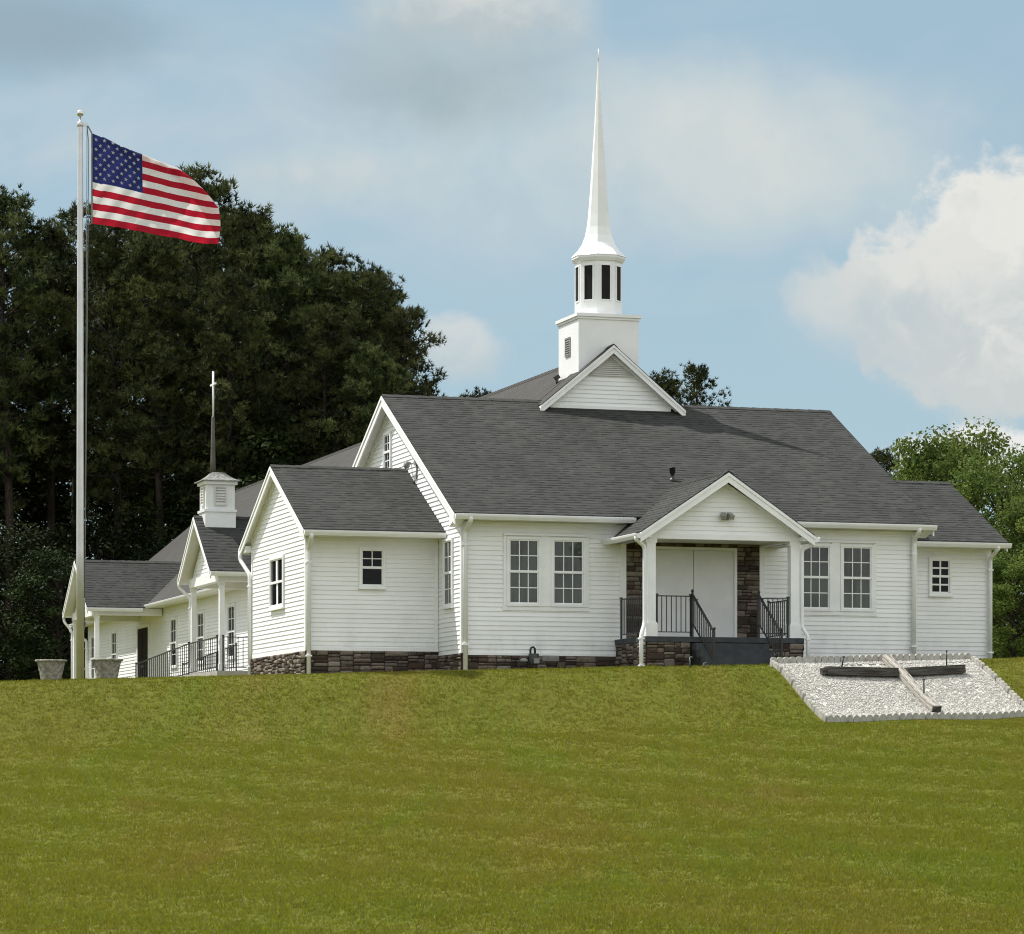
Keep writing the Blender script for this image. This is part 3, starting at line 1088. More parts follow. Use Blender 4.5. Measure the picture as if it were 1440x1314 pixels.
# paired windows
for (a0, a1, a2, a3) in ((1.12, 1.83, 2.19, 2.92), (8.39, 9.10, 9.45, 10.18)):
    window(FS, a0, a1, 5.56, 7.04, 3, 2, 0.06, sill=False)
    window(FS, a2, a3, 5.56, 7.04, 3, 2, 0.06, sill=False)
    mb = MB()
    FS.box(mb, a1 + 0.062, a2 - 0.062, 0, 0.05, 5.50, 7.13)
    FS.box(mb, a0 - 0.14, a0 - 0.062, 0, 0.045, 5.50, 7.13)
    FS.box(mb, a3 + 0.062, a3 + 0.14, 0, 0.045, 5.50, 7.13)
    FS.box(mb, a0 - 0.14, a3 + 0.14, 0, 0.075, 7.132, 7.17)
    FS.box(mb, a0 - 0.16, a3 + 0.16, 0, 0.04, 5.40, 5.496)
    mb.build('window_casing', M['trim'], church)
window(FW, 0.72, 1.36, 5.56, 7.05, 2, 2, 0.055, 'glass')
window(FW, 6.14, 6.70, 9.20, 10.06, 2, 2, 0.06, 'glass_dark')

# floodlight bracket on the west gable
mb = MB()
mb.tube([(-0.02, 4.35, 9.17), (-0.16, 4.28, 9.17), (-0.2, 4.12, 9.1)], 0.03, 6)
mb.lathe([(0.05, 9.0), (0.085, 9.06), (0.07, 9.14), (0.02, 9.17)], -0.2, 4.05, 10)
mb.tube([(-0.03, 3.76, 9.10), (-0.03, 3.76, 8.72)], 0.022, 6)
mb.box(-0.08, -0.018, 3.70, 3.86, 9.06, 9.2)
mb.build('floodlight', M['vent'], church)

# vent stack on the front roof
mb = MB()
mb.lathe([(0.12, 8.60), (0.07, 8.70), (0.045, 8.72), (0.045, 8.82), (0.068, 8.83), (0.072, 8.95), (0.085, 8.955), (0.085, 8.975), (0.02, 8.98)], 5.73, 1.6, 14)
mb.build('roof_vent', M['iron'], church)

# ---- west wing
LU0, LV0, LV1 = -3.2, 1.95, 7.6
LRV, LRZ, LEV = 4.72, 9.04, 1.33
LEZ = 9.04 - (4.72 - 1.33) * 0.519
FL = Face('S', LV0)
FLW = Face('W', LU0)


def wing(ua, ub, wu, side, z0, zr):
    """gabled side wing between ua and ub; wu its outer wall, side -1 west or 1 east"""
    dz = zr - LRZ
    ez = LEZ + dz
    hw = LRV - LEV
    L = math.hypot(hw, zr - ez)
    for sg in (1, -1):
        ev = LRV - sg * hw
        slope((ua, ev, ez), (1, 0, 0), (0, sg * hw, zr - ez), [(0, 0), (ub - ua, 0), (ub - ua, L), (0, L)])
    ridge_cap((ua, LRV, zr), (ub, LRV, zr), 0.13, 0.068)
    xo = ua if side < 0 else ub
    n = (side, 0, 0)
    for sg in (1, -1):
        ev = LRV - sg * hw
        rake(n, (xo - side * 0.001, ev, ez - 0.025), (xo - side * 0.001, LRV, zr - 0.025), 0.2)
        x0, x1 = sorted((xo - side * 0.04, wu + side * 0.0))
        slab([(x0, ev + sg * 0.02, ez - 0.03), (x1, ev + sg * 0.02, ez - 0.03), (x1, LRV, zr - 0.04), (x0, LRV, zr - 0.04)], 0.08)
        rr_ = LRV - LV0 if sg > 0 else LV1 - LRV
        rake(n, (wu + side * 0.03, LRV - sg * rr_, zr - 0.13 - 0.519 * rr_), (wu + side * 0.03, LRV, zr - 0.13), 0.11, 0.03)
    for (va_, vb_) in ((LEV + 0.03, LV0), (LV1, 2 * LRV - LEV - 0.03)):
        mb = MB()
        x0, x1 = sorted((wu + side * 0.02, xo - side * 0.05))
        mb.box(x0, x1, va_, vb_ + 0.02, ez - 0.14, ez + 0.02)
        mb.build('eave_return', M['trim'], church)
    return ez


ez = wing(-3.42, -0.015, LU0, -1, 4.58, LRZ)
slab([(LU0, LEV + 0.03, ez - 0.08), (-0.02, LEV + 0.03, ez - 0.08), (-0.02, LV0, ez - 0.08), (LU0, LV0, ez - 0.08)], 0.06)
gutter((-3.42, LEV - 0.005, ez - 0.005), (-0.02, LEV - 0.005, ez - 0.005), (0, -1, 0))
gutter((-3.42, 2 * LRV - LEV + 0.005, ez - 0.005), (-0.02, 2 * LRV - LEV + 0.005, ez - 0.005), (0, 1, 0))
board(Face('S', LEV + 0.03), -3.38, -0.02, ez - 0.13, ez - 0.02, 0, 0.03, 'fascia')
wall(FL, [(LU0, 4.58), (-0.02, 4.58), (-0.02, ez - 0.14), (LU0, ez - 0.14)], 4.40)
wall(FLW, [(LV0, 4.58), (LV1, 4.58), (LV1, LRZ - 0.12 - 0.519 * (LV1 - LRV)), (LRV, LRZ - 0.12), (LV0, LRZ - 0.12 - 0.519 * (LRV - LV0))], 4.40)
board(FL, LU0 - 0.035, LU0 + 0.09, 4.56, ez - 0.14)
board(FLW, LV0, LV0 + 0.10, 4.58, ez + 0.02)
board(FLW, LV1 - 0.10, LV1, 4.58, ez - 0.05)
board(FL, -0.115, -0.02, 4.58, ez - 0.14)
board(FL, LU0 + 0.09, -0.115, ez - 0.22, ez - 0.14, 0, 0.03, 'frieze_board')
board(FL, LU0 + 0.09, -0.02, 4.50, 4.58, 0, 0.035, 'starter_trim')
board(FLW, LV0, LV1, 4.49, 4.58, 0, 0.03, 'starter_trim')
stones(FL, LU0 - 0.01, -0.01, 3.55, 4.51, depth=0.06, seed=11)
stones(FLW, LV0 - 0.01, LV1, 3.5, 4.50, depth=0.06, seed=12)
window(FL, -1.89, -1.37, 6.03, 6.87, 2, 2, 0.055, 'glass_dark', (1, 1))
window(FLW, 4.15, 5.45, 5.68, 6.80, 2, 1, 0.07, 'glass_dark', bar=0.16)
downspout([(-3.25, LEV - 0.07, ez - 0.1), (-3.25, LEV - 0.05, ez - 0.2), (-3.17, LV0 - 0.10, ez - 0.42), (-3.17, LV0 - 0.10, 3.75)])
downspout([(-3.42, 2 * LRV - LEV - 0.1, ez - 0.1), (-3.42, 2 * LRV - LEV - 0.1, ez - 0.3), (-3.27, LV1 - 0.02, ez - 0.7), (-3.27, LV1 - 0.02, 3.7)])

# ---- east wing
RZ2 = 9.10
FR = Face('S', LV0)
FRE = Face('E', 14.25)
ez = wing(11.37, 14.45, 14.25, 1, 4.3, RZ2)
slab([(11.4, LEV + 0.03, ez - 0.08), (14.25, LEV + 0.03, ez - 0.08), (14.25, LV0, ez - 0.08), (11.4, LV0, ez - 0.08)], 0.06)
gutter((11.7, LEV - 0.005, ez - 0.005), (14.5, LEV - 0.005, ez - 0.005), (0, -1, 0))
board(Face('S', LEV + 0.03), 11.4, 14.43, ez - 0.13, ez - 0.02, 0, 0.03, 'fascia')
wall(FR, [(11.37, 4.25), (14.25, 4.25), (14.25, ez - 0.14), (11.37, ez - 0.14)], 4.25)
wall(FRE, [(LV0, 4.25), (LV1, 4.25), (LV1, RZ2 - 0.12 - 0.519 * (LV1 - LRV)), (LRV, RZ2 - 0.12), (LV0, RZ2 - 0.12 - 0.519 * (LRV - LV0))], 4.25)
board(FR, 14.15, 14.285, 4.0, ez - 0.14)
board(FR, 11.45, 14.15, ez - 0.22, ez - 0.14, 0, 0.03, 'frieze_board')
board(FR, 11.37, 14.15, 4.12, 4.25, 0, 0.035, 'starter_trim')
stones(FR, 11.4, 14.25, 3.8, 4.12, depth=0.04, seed=13)
window(FR, 12.65, 13.14, 6.10, 6.92, 2, 2, 0.06, 'glass_dark', bar=0.04)
downspout([(14.16, LEV - 0.07, ez - 0.1), (14.16, LEV - 0.04, ez - 0.18), (14.22, LV0 - 0.10, ez - 0.36), (14.22, LV0 - 0.10, 4.05)])

# ---- sanctuary behind: long gable roof running into the depth
SU, SZ, SEU, SEZ = 5.5, 12.30, -0.55, 7.25
SL = (SZ - SEZ) / (SU - SEU)
SV1 = 49.4
hl = math.hypot(SU - SEU, SZ - SEZ)
kz = hl / (SZ - SEZ)                     # slope length per metre of height
for sg in (-1, 1):
    eu = SU + sg * (SU - SEU)
    P = (eu, 0, SEZ)
    A, B = (0, 1, 0), (-sg * (SU - SEU), 0, SZ - SEZ)
    poly = [(12.35, 0), (SV1, 0), (SV1, hl), (5.9, hl), (5.9, (10.90 - SEZ) * kz)]
    slope(P, A, B, poly, 'shingle_hall')
ridge_cap((SU, 7.4, SZ), (SU, SV1, SZ), 0.14, 0.12, 'shingle_hall')
FSW = Face('W', 0.0)
wall(FSW, [(11.96, 4.40), (49.0, 4.40), (49.0, 7.16), (11.96, 7.16)], 4.40)
board(FSW, 11.96, 49.0, 3.7, 4.40, 0, 0.03, 'starter_trim')
board(FSW, 48.88, 49.0, 4.4, 7.1)
slab([(SEU + 0.03, 12.3, 7.19), (0.0, 12.3, 7.19), (0.0, SV1 - 0.1, 7.19), (SEU + 0.03, SV1 - 0.1, 7.19)], 0.06)
gutter((SEU - 0.005, 12.3, SEZ - 0.005), (SEU - 0.005, SV1 + 0.1, SEZ - 0.005), (-1, 0, 0))
rake((0, 1, 0), (SEU, SV1, SEZ - 0.02), (SU, SV1, SZ - 0.02), 0.2)
mb = MB()
mb.prism([(0.0, 49.0, 4.0), (11.0, 49.0, 4.0), (11.0, 49.0, 7.3), (5.5, 49.0, 12.1), (0.0, 49.0, 7.3)], (0, 0.05, 0))
mb.build('gable_wall', M['siding'], church)
for v in (24.3, 28.75, 33.0, 43.6, 47.8):
    window(FSW, v - 0.45, v + 0.45, 5.15, 6.68, 2, 2, 0.07, 'glass_dark', sill=False)
# brown double door under the far porch
mb = MB()
FSW.box(mb, 37.22, 38.14, 0.0, 0.05, 4.42, 6.60)
FSW.box(mb, 38.16, 39.08, 0.0, 0.05, 4.42, 6.60)
for a in (37.35, 38.29):
    FSW.box(mb, a, a + 0.66, 0.05, 0.065, 5.6, 6.45)
    FSW.box(mb, a, a + 0.66, 0.05, 0.065, 4.6, 5.35)
dr = mb.build('door', M['door_brown'], church)
dr['label'] = 'dark brown double door'
mb = MB()
for q in ((37.08, 37.21, 4.42, 6.72), (39.09, 39.22, 4.42, 6.72), (37.21, 39.09, 6.61, 6.72)):
    FSW.box(mb, q[0], q[1], 0, 0.07, q[2], q[3])
mb.build('door_frame', M['trim'], dr)
for a in (38.06, 38.24):
    mb = MB()
    mb.tube([(-0.06, a, 5.3), (-0.11, a, 5.3)], 0.03, 8)
    mb.build('handle', M['vent'], dr)
downspout([(SEU - 0.07, SV1 - 0.1, 7.15), (SEU - 0.1, SV1 - 0.1, 6.95), (-0.1, SV1 - 0.5, 6.6), (-0.1, SV1 - 0.5, 3.6)])
# inside-out guard: east wall of the sanctuary
wall(Face('E', 11.0), [(11.96, 4.2), (49.0, 4.2), (49.0, 7.16), (11.96, 7.16)], 4.40)


# ---- porches on the west side of the sanctuary
def side_porch(vc, hw, zr, ze, ui):
    """gabled porch reaching west from the sanctuary wall; ui its roof's west edge"""
    L = math.hypot(hw, zr - ze)
    ur = SU - (SZ - zr) / SL                 # where the ridge and eave run into the big roof
    ue = SU - (SZ - ze) / SL
    for sg in (1, -1):
        ev = vc - sg * hw
        slope((ui, ev, ze), (1, 0, 0), (0, sg * hw, zr - ze), [(0, 0), (ue - ui + 0.1, 0), (ur - ui + 0.15, L), (0, L)])
        rake((-1, 0, 0), (ui + 0.001, ev, ze - 0.02), (ui + 0.001, vc, zr - 0.02), 0.2)
        slab([(ui + 0.04, ev + sg * 0.02, ze - 0.03), (ui + 0.4, ev + sg * 0.02, ze - 0.03), (ui + 0.4, vc, zr - 0.04), (ui + 0.04, vc, zr - 0.04)], 0.06)
        gutter((ui, ev - sg * 0.005, ze - 0.005), (ue - 0.05, ev - sg * 0.005, ze - 0.005), (0, -sg, 0))
    ridge_cap((ui, vc, zr), (ur, vc, zr), 0.12, 0.08)
    gf = Face('W', ui + 0.36)
    a0, a1 = vc - hw + 0.25, vc + hw - 0.25
    zb = ze - 0.02
    wall(gf, [(a0, zb), (a1, zb), (vc, zr - 0.28)], zb)
    mb = MB()
    mb.box(ui + 0.28, ui + 0.5, a0 - 0.04, a1 + 0.04, zb - 0.24, zb)
    mb.box(ui + 0.5, -0.05, a0 - 0.04, a0 + 0.14, zb - 0.24, zb)
    mb.box(ui + 0.5, -0.05, a1 - 0.14, a1 + 0.04, zb - 0.24, zb)
    mb.build('porch_beam', M['trim'], church)
    mb = MB()
    mb.box(ui + 0.5, -0.03, a0 + 0.14, a1 - 0.14, zb - 0.06, zb - 0.02)
    mb.build('porch_ceiling', M['soffit'], church)
    for a in (a0 + 0.05, a1 - 0.05):
        mb = MB()
        uc = ui + 0.39
        zg = gz(uc, a) - 0.1
        mb.box(uc - 0.07, uc + 0.07, a - 0.07, a + 0.07, zg, zb - 0.24)
        mb.box(uc - 0.095, uc + 0.095, a - 0.095, a + 0.095, 4.43, 4.62)
        mb.box(uc - 0.09, uc + 0.09, a - 0.09, a + 0.09, zb - 0.34, zb - 0.245)
        mb.build('porch_column', M['trim'], church)
    return a0, a1


a0, a1 = side_porch(16.88, 2.15, 8.75, 7.13, -2.75)
mb = MB()
mb.box(-2.55, -0.02, 14.75, 19.05, 3.5, 4.42)
mb.prism([(-2.55, 19.05, 4.42), (-2.55, 27.0, 4.02), (-2.55, 27.0, 3.5), (-2.55, 19.05, 3.5)], (1.5, 0, 0))
mb.build('porch_slab', M['concrete'], church)
b0_, b1_ = side_porch(37.0, 2.35, 8.80, 7.13, -2.6)
downspout([(-2.7, 19.1, 7.05), (-2.7, 19.1, 6.9), (-2.42, 18.9, 6.6), (-2.42, 18.9, 3.7)], 0.045)
downspout([(-2.55, 39.4, 7.05), (-2.55, 39.4, 6.85), (-2.3, 39.2, 6.5), (-2.3, 39.2, 3.6)], 0.045)
mb = MB()
mb.box(-2.45, -2.39, 17.75, 17.98, 8.05, 8.13)
mb.lathe([(0.09, 7.99), (0.12, 8.04), (0.05, 8.10)], -2.53, 17.85, 10)
mb.build('floodlight', M['vent'], church)


def railing(pts, bal, top_r=0.02, drop=0.86, mid=0.1, posts=True, name='railing'):
    """iron railing: pts is the line of the top rail; balusters reach drop below it"""
    mb = MB()
    for p, q in zip(pts[:-1], pts[1:]):
        p, q = Vector(p), Vector(q)
        mb.bar(p, q, 0.045, 0.025)
        dn = Vector((0, 0, -drop + mid))
        mb.bar(p + dn, q + dn, 0.03, 0.02)
        n = max(2, int(round((q - p).length / bal)))
        for i in range(1, n):
            c2 = p.lerp(q, i / n)
            mb.bar(c2 + dn, c2, 0.018, 0.018)
        if posts:
            for e in (p, q):
                mb.bar(e + Vector((0, 0, -drop)), e + Vector((0, 0, 0.02)), 0.036, 0.036)
                mb.box(e.x - 0.03, e.x + 0.03, e.y - 0.03, e.y + 0.03, e.z + 0.02, e.z + 0.05)
    return mb.build(name, M['iron'], church)


railing([(-2.5, 14.95, 5.34), (-2.5, 18.7, 5.30), (-2.5, 26.6, 4.98)], 0.3, drop=0.92)
railing([(-2.36, 14.85, 5.34), (-1.25, 14.85, 5.34)], 0.14, drop=0.92)
railing([(-1.05, 19.1, 5.30), (-1.05, 26.6, 4.98)], 0.3, drop=0.92)

# ---- cupola on the nearer side porch
cu, cv = -2.08, 16.88
mb = MB()
mb.box(cu - 0.43, cu + 0.43, cv - 0.43, cv + 0.43, 8.2, 8.90)
mb.box(cu - 0.46, cu + 0.46, cv - 0.46, cv + 0.46, 8.86, 8.93)
mb.box(cu - 0.39, cu + 0.39, cv - 0.39, cv + 0.39, 8.93, 9.62)
for sx in (-1, 1):
    for sy in (-1, 1):
        mb.box(cu + sx * 0.36 - 0.045, cu + sx * 0.36 + 0.045, cv + sy * 0.36 - 0.045, cv + sy * 0.36 + 0.045, 8.931, 9.619)
mb.box(cu - 0.47, cu + 0.47, cv - 0.47, cv + 0.47, 9.62, 9.71)
cup = mb.build('cupola', M['steeple'], church)
mb = MB()
n = 8
prof = [(0.54, 9.71), (0.53, 9.735), (0.40, 9.79), (0.27, 9.88), (0.17, 9.97), (0.05, 9.99)]
mb.lathe([(r * math.sqrt(2), z) for r, z in prof], cu, cv, 4, 0, False, math.pi / 4)
mb.build('cupola_roof', M['capmetal'], cup)
for kind in ('S', 'W'):
    f = Face(kind, cv - 0.39 if kind == 'S' else cu - 0.39)
    c0 = cu if kind == 'S' else cv
    mb = MB()
    for k in range(6):
        z = 9.08 + k * 0.075
        a_, b_ = c0 - 0.14, c0 + 0.14
        mb.mesh([f.p(a_, 0.002, z + 0.07), f.p(b_, 0.002, z + 0.07), f.p(b_, 0.045, z), f.p(a_, 0.045, z), f.p(a_, 0.002, z), f.p(b_, 0.002, z)],
                [(0, 1, 2, 3), (3, 2, 5, 4), (0, 3, 4), (1, 5, 2)])
    for q in ((c0 - 0.18, c0 - 0.14, 9.04, 9.57), (c0 + 0.14, c0 + 0.18, 9.04, 9.57), (c0 - 0.14, c0 + 0.14, 9.53, 9.57), (c0 - 0.14, c0 + 0.14, 9.04, 9.075)):
        f.box(mb, q[0], q[1], 0, 0.05, q[2], q[3])
    mb.build('louver', M['louver'], cup)
mb = MB()
mb.lathe([(0.085, 9.94), (0.07, 10.3), (0.045, 11.50), (0.03, 11.54)], cu - 0.12, cv, 10)
mb.build('spire', M['copper'], cup)
mb = MB()
mb.tube([(cu - 0.115, cv, 11.5), (cu - 0.115, cv, 12.78)], 0.028, 8)
mb.bar((cu - 0.115, cv - 0.30, 12.42), (cu - 0.115, cv + 0.30, 12.42), 0.05, 0.05)
mb.build('cross', M['steeple'], cup)

# ---- small front gable below the steeple
DV, DHW, DZ, DEZ = 5.36, 1.9, 12.38, 10.82
DU = 5.55
L = math.hypot(DHW, DZ - DEZ)
for sg in (1, -1):
    slope((DU - sg * DHW, DV, DEZ), (0, 1, 0), (sg * DHW, 0, DZ - DEZ), [(0, 0), (0.95, 0), (0.95, L), (0, L)], 'shingle_hall')
    rake((0, -1, 0), (DU - sg * (DHW + 0.02), DV + 0.001, DEZ - 0.03), (DU, DV + 0.001, DZ - 0.01), 0.2, 0.04)
    slab([(DU - sg * DHW, DV + 0.04, DEZ - 0.03), (DU - sg * DHW, DV + 0.26, DEZ - 0.03), (DU, DV + 0.26, DZ - 0.03), (DU, DV + 0.04, DZ - 0.03)], 0.05)
    rake((0, -1, 0), (DU - sg * (DHW - 0.12), DV + 0.21, DEZ + 0.02), (DU, DV + 0.21, DZ - 0.17), 0.1, 0.03)
ridge_cap((DU, DV, DZ), (DU, 5.8, DZ), 0.1, 0.08, 'shingle_hall')
FD = Face('S', DV + 0.26)
wall(FD, [(DU - 1.66, 10.84), (DU + 1.66, 10.84), (DU, 12.2)], 10.84)
board(FD, DU - 1.6, DU + 1.6, 10.78, 10.86, 0, 0.04, 'frieze_board')
mb = MB()
for k in range(9):
    z = 11.62 + k * 0.05
    hwid = (12.12 - z) * 1.14
    if hwid < 0.03:
        break
    mb.mesh([FD.p(DU - hwid, 0.024, z + 0.05), FD.p(DU + hwid, 0.024, z + 0.05), FD.p(DU + hwid, 0.06, z), FD.p(DU - hwid, 0.06, z), FD.p(DU - hwid, 0.02, z), FD.p(DU + hwid, 0.02, z)],
            [(3, 2, 1, 0), (4, 5, 2, 3), (0, 3, 4), (1, 5, 2)])
mb.build('gable_louver', M['louver'], church)

# ---- steeple
su, sv = 5.55, 6.55
mb = MB()
mb.box(su - 0.8, su + 0.8, sv - 0.8, sv + 0.8, 10.6, 13.09)
mb.box(su - 0.83, su + 0.83, sv - 0.83, sv + 0.83, 13.06, 13.12)
mb.box(su - 0.865, su + 0.865, sv - 0.865, sv + 0.865, 13.12, 13.20)
mb.lathe([(0.865 * math.sqrt(2), 13.2), (0.62 * math.sqrt(2), 13.225)], su, sv, 4, 0, False, math.pi / 4)
steeple = mb.build('steeple', M['steeple'], church)
OCT = math.pi / 8
mb = MB()
mb.lathe([(0.64, 13.215), (0.64, 13.25), (0.605, 13.27), (0.60, 14.58), (0.64, 14.60), (0.685, 14.68), (0.685, 14.73), (0.62, 14.75)], su, sv, 8, 0, False, OCT)
ap = math.cos(OCT) * 0.603
for k in range(8):
    an = k * math.pi / 4
    n = Vector((math.cos(an), math.sin(an), 0))
    s_ = Vector((-n.y, n.x, 0))
    c0 = Vector((su, sv, 0)) + n * (ap - 0.008)
    for (p0, p1, q0, q1) in ((-0.145, -0.115, 13.58, 14.5), (0.115, 0.145, 13.58, 14.5), (-0.115, 0.115, 14.47, 14.5), (-0.115, 0.115, 13.58, 13.61)):
        mb.prism([c0 + s_ * p0 + Vector((0, 0, q0)), c0 + s_ * p1 + Vector((0, 0, q0)), c0 + s_ * p1 + Vector((0, 0, q1)), c0 + s_ * p0 + Vector((0, 0, q1))], n * 0.03)
mb.build('belfry', M['steeple'], steeple)
for k in range(8):
    an = k * math.pi / 4
    n = Vector((math.cos(an), math.sin(an), 0))
    s_ = Vector((-n.y, n.x, 0))
    c0 = Vector((su, sv, 0)) + n * (ap - 0.006)
    mb = MB()
    mb.prism([c0 - s_ * 0.114 + Vector((0, 0, 13.612)), c0 + s_ * 0.114 + Vector((0, 0, 13.612)), c0 + s_ * 0.114 + Vector((0, 0, 14.468)), c0 - s_ * 0.114 + Vector((0, 0, 14.468))], n * 0.014)
    mb.build('belfry_window', M['opening'], steeple)
mb = MB()
mb.lathe([(0.70, 14.735), (0.66, 14.79), (0.52, 14.93), (0.42, 15.08), (0.345, 15.28), (0.30, 15.5), (0.265, 15.8), (0.225, 16.3), (0.19, 16.8), (0.105, 18.1), (0.045, 19.2), (0.018, 19.72)], su, sv, 8, 0, False, OCT)
mb.lathe([(0.014, 19.70), (0.01, 20.05)], su, sv, 6)
mb.build('spire', M['steeple'], steeple)
mb = MB()
fw = Face('W', su - 0.8)
for k in range(7):
    z = 12.24 + k * 0.056
    mb.mesh([fw.p(6.42, 0.004, z + 0.052), fw.p(6.74, 0.004, z + 0.052), fw.p(6.74, 0.04, z), fw.p(6.42, 0.04, z), fw.p(6.42, 0.002, z), fw.p(6.74, 0.002, z)],
            [(0, 1, 2, 3), (3, 2, 5, 4), (0, 3, 4), (1, 5, 2)])
for q in ((6.38, 6.42, 12.2, 12.68), (6.74, 6.78, 12.2, 12.68), (6.42, 6.74, 12.64, 12.68), (6.42, 6.74, 12.2, 12.235)):
    fw.box(mb, q[0], q[1], 0, 0.03, q[2], q[3])
mb.build('louver', M['vent'], steeple)
# floodlight at the steeple's foot
mb = MB()
fu, fv = 4.62, 7.1
fz = SZ - SL * (SU - fu)
mb.tube([(fu, fv, fz - 0.02), (fu, fv, fz + 0.14)], 0.025, 6)
mb.bar((fu - 0.05, fv, fz + 0.13), (fu + 0.05, fv, fz + 0.20), 0.13, 0.11)
mb.build('floodlight', M['iron'], church)

# ---- front porch
PU, PHW, PV, PRZ, PEZ = 5.62, 2.12, -2.42, 8.51, 7.10
L = math.hypot(PHW, PRZ - PEZ)
vr = (PRZ - EZ_) / ES + EV
for sg in (1, -1):
    ve = EV - 0.35
    slope((PU - sg * PHW, PV, PEZ), (0, 1, 0), (sg * PHW, 0, PRZ - PEZ), [(0, 0), (ve - PV + 0.2, 0), (vr - PV + 0.12, L), (0, L)])
    rake((0, -1, 0), (PU - sg * (PHW + 0.01), PV + 0.001, PEZ - 0.02), (PU, PV + 0.001, PRZ - 0.02), 0.22, 0.04)
    slab([(PU - sg * PHW, PV + 0.04, PEZ - 0.03), (PU - sg * PHW, PV + 0.36, PEZ - 0.03), (PU, PV + 0.36, PRZ - 0.04), (PU, PV + 0.04, PRZ - 0.04)], 0.05)
    gutter((PU - sg * (PHW + 0.005), PV, PEZ - 0.005), (PU - sg * (PHW + 0.005), -0.05, PEZ - 0.005), (-sg, 0, 0))
    # boxed eave under each side of the roof
    mb = MB()
    x0, x1 = sorted((PU - sg * PHW, PU - sg * (PHW - 0.27)))
    mb.box(x0, x1, PV + 0.05, -0.02, PEZ - 0.12, PEZ - 0.03)
    mb.build('boxed_eave', M['trim'], church)
    rake((0, -1, 0), (PU - sg * (PHW - 0.24), PV + 0.33, PEZ + 0.06), (PU, PV + 0.33, PRZ - 0.19), 0.09, 0.03)
ridge_cap((PU, PV, PRZ), (PU, vr + 0.1, PRZ), 0.12, 0.075)
FP = Face('S', PV + 0.37)
wall(FP, [(PU - 1.86, PEZ - 0.02), (PU + 1.86, PEZ - 0.02), (PU, PRZ - 0.24)], PEZ - 0.02)
mb = MB()
mb.box(PU - 1.93, PU + 1.93, PV + 0.33, PV + 0.56, PEZ - 0.12, PEZ - 0.0)
mb.box(PU - 1.93, PU - 1.70, PV + 0.56, -0.02, PEZ - 0.12, PEZ - 0.0)
mb.box(PU + 1.70, PU + 1.93, PV + 0.56, -0.02, PEZ - 0.12, PEZ - 0.0)
mb.build('porch_beam', M['trim'], church)
mb = MB()
mb.box(PU - 1.70, PU + 1.70, PV + 0.56, -0.02, PEZ - 0.06, PEZ - 0.02)
mb.build('porch_ceiling', M['soffit'], church)
FZ = 4.75
for cx in (3.87, 7.39):
    mb = MB()
    y = PV + 0.445
    mb.box(cx - 0.105, cx + 0.105, y - 0.105, y + 0.105, FZ, PEZ - 0.12)
    mb.box(cx - 0.14, cx + 0.14, y - 0.14, y + 0.14, FZ, FZ + 0.30)
    mb.box(cx - 0.125, cx + 0.125, y - 0.125, y + 0.125, FZ + 0.30, FZ + 0.33)
    mb.box(cx - 0.135, cx + 0.135, y - 0.115, y + 0.115, PEZ - 0.22, PEZ - 0.122)
    mb.build('porch_column', M['trim'], church)
# floor slab, stone base, steps
mb = MB()
mb.box(3.70, 7.58, -2.16, -0.03, FZ - 0.12, FZ)
mb.build('porch_floor', M['slate'], church)
stones(Face('S', -2.10), 3.74, 4.80, 3.7, FZ - 0.12, 'stone_base', 0.06, 21)
stones(Face('S', -2.10), 6.60, 7.56, 3.7, FZ - 0.12, 'stone_base', 0.06, 22)
stones(Face('W', 3.75), -2.12, -0.06, 3.7, FZ - 0.12, 'stone_base', 0.06, 23)
stones(Face('E', 7.55), -2.12, -0.06, 3.7, FZ - 0.12, 'stone_base', 0.06, 24)
mb = MB()
for k in range(4):
    z = FZ - 0.16 * (k + 1) + 0.01
    mb.box(4.82, 6.60, -2.16 - 0.29 * (k + 1), -2.14, 3.7 + 0.003 * k, z)
mb.build('front_steps', M['slate'], church)
# stone surround and doors on the wall behind the porch
stones(FS, 3.98, 4.56, FZ, 7.06, 'stone_surround', 0.06, 31)
stones(FS, 6.74, 7.32, FZ, 7.06, 'stone_surround', 0.06, 32)
stones(FS, 4.56, 6.74, 6.95, 7.06, 'stone_surround', 0.06, 33)
board(FS, 3.83, 3.98, FZ, 7.06, 0, 0.05, 'corner_board')
board(FS, 7.32, 7.45, FZ, 7.06, 0, 0.05, 'corner_board')
mb = MB()
for q in ((4.56, 4.63, FZ, 6.95), (6.67, 6.74, FZ, 6.95), (4.63, 6.67, 6.88, 6.95)):
    FS.box(mb, q[0], q[1], 0, 0.075, q[2], q[3])
mb.build('door_frame', M['trim'], church)
for a, b in ((4.635, 5.642), (5.658, 6.665)):
    mb = MB()
    FS.box(mb, a, b, 0, 0.05, FZ + 0.015, 6.876)
    d_ = mb.build('door', M['door'], church)
    mb = MB()
    hx = b - 0.07 if a < 5 else a + 0.07
    mb.lathe([(0.03, 5.70), (0.03, 5.72)], hx, -0.06, 10)
    mb.tube([(hx, -0.05, 5.72), (hx, -0.11, 5.72)], 0.02, 8)
    mb.build('handle', M['vent'], d_)
# white double floodlight in the porch gable
mb = MB()
FP.box(mb, PU - 0.02, PU + 0.12, 0.0, 0.06, 7.44, 7.56)
mb.bar(FP.p(PU - 0.02, 0.06, 7.56), FP.p(PU - 0.05, 0.2, 7.48), 0.12, 0.1)
mb.bar(FP.p(PU + 0.12, 0.06, 7.56), FP.p(PU + 0.15, 0.2, 7.48), 0.12, 0.1)
mb.build('floodlight', M['vent'], church)
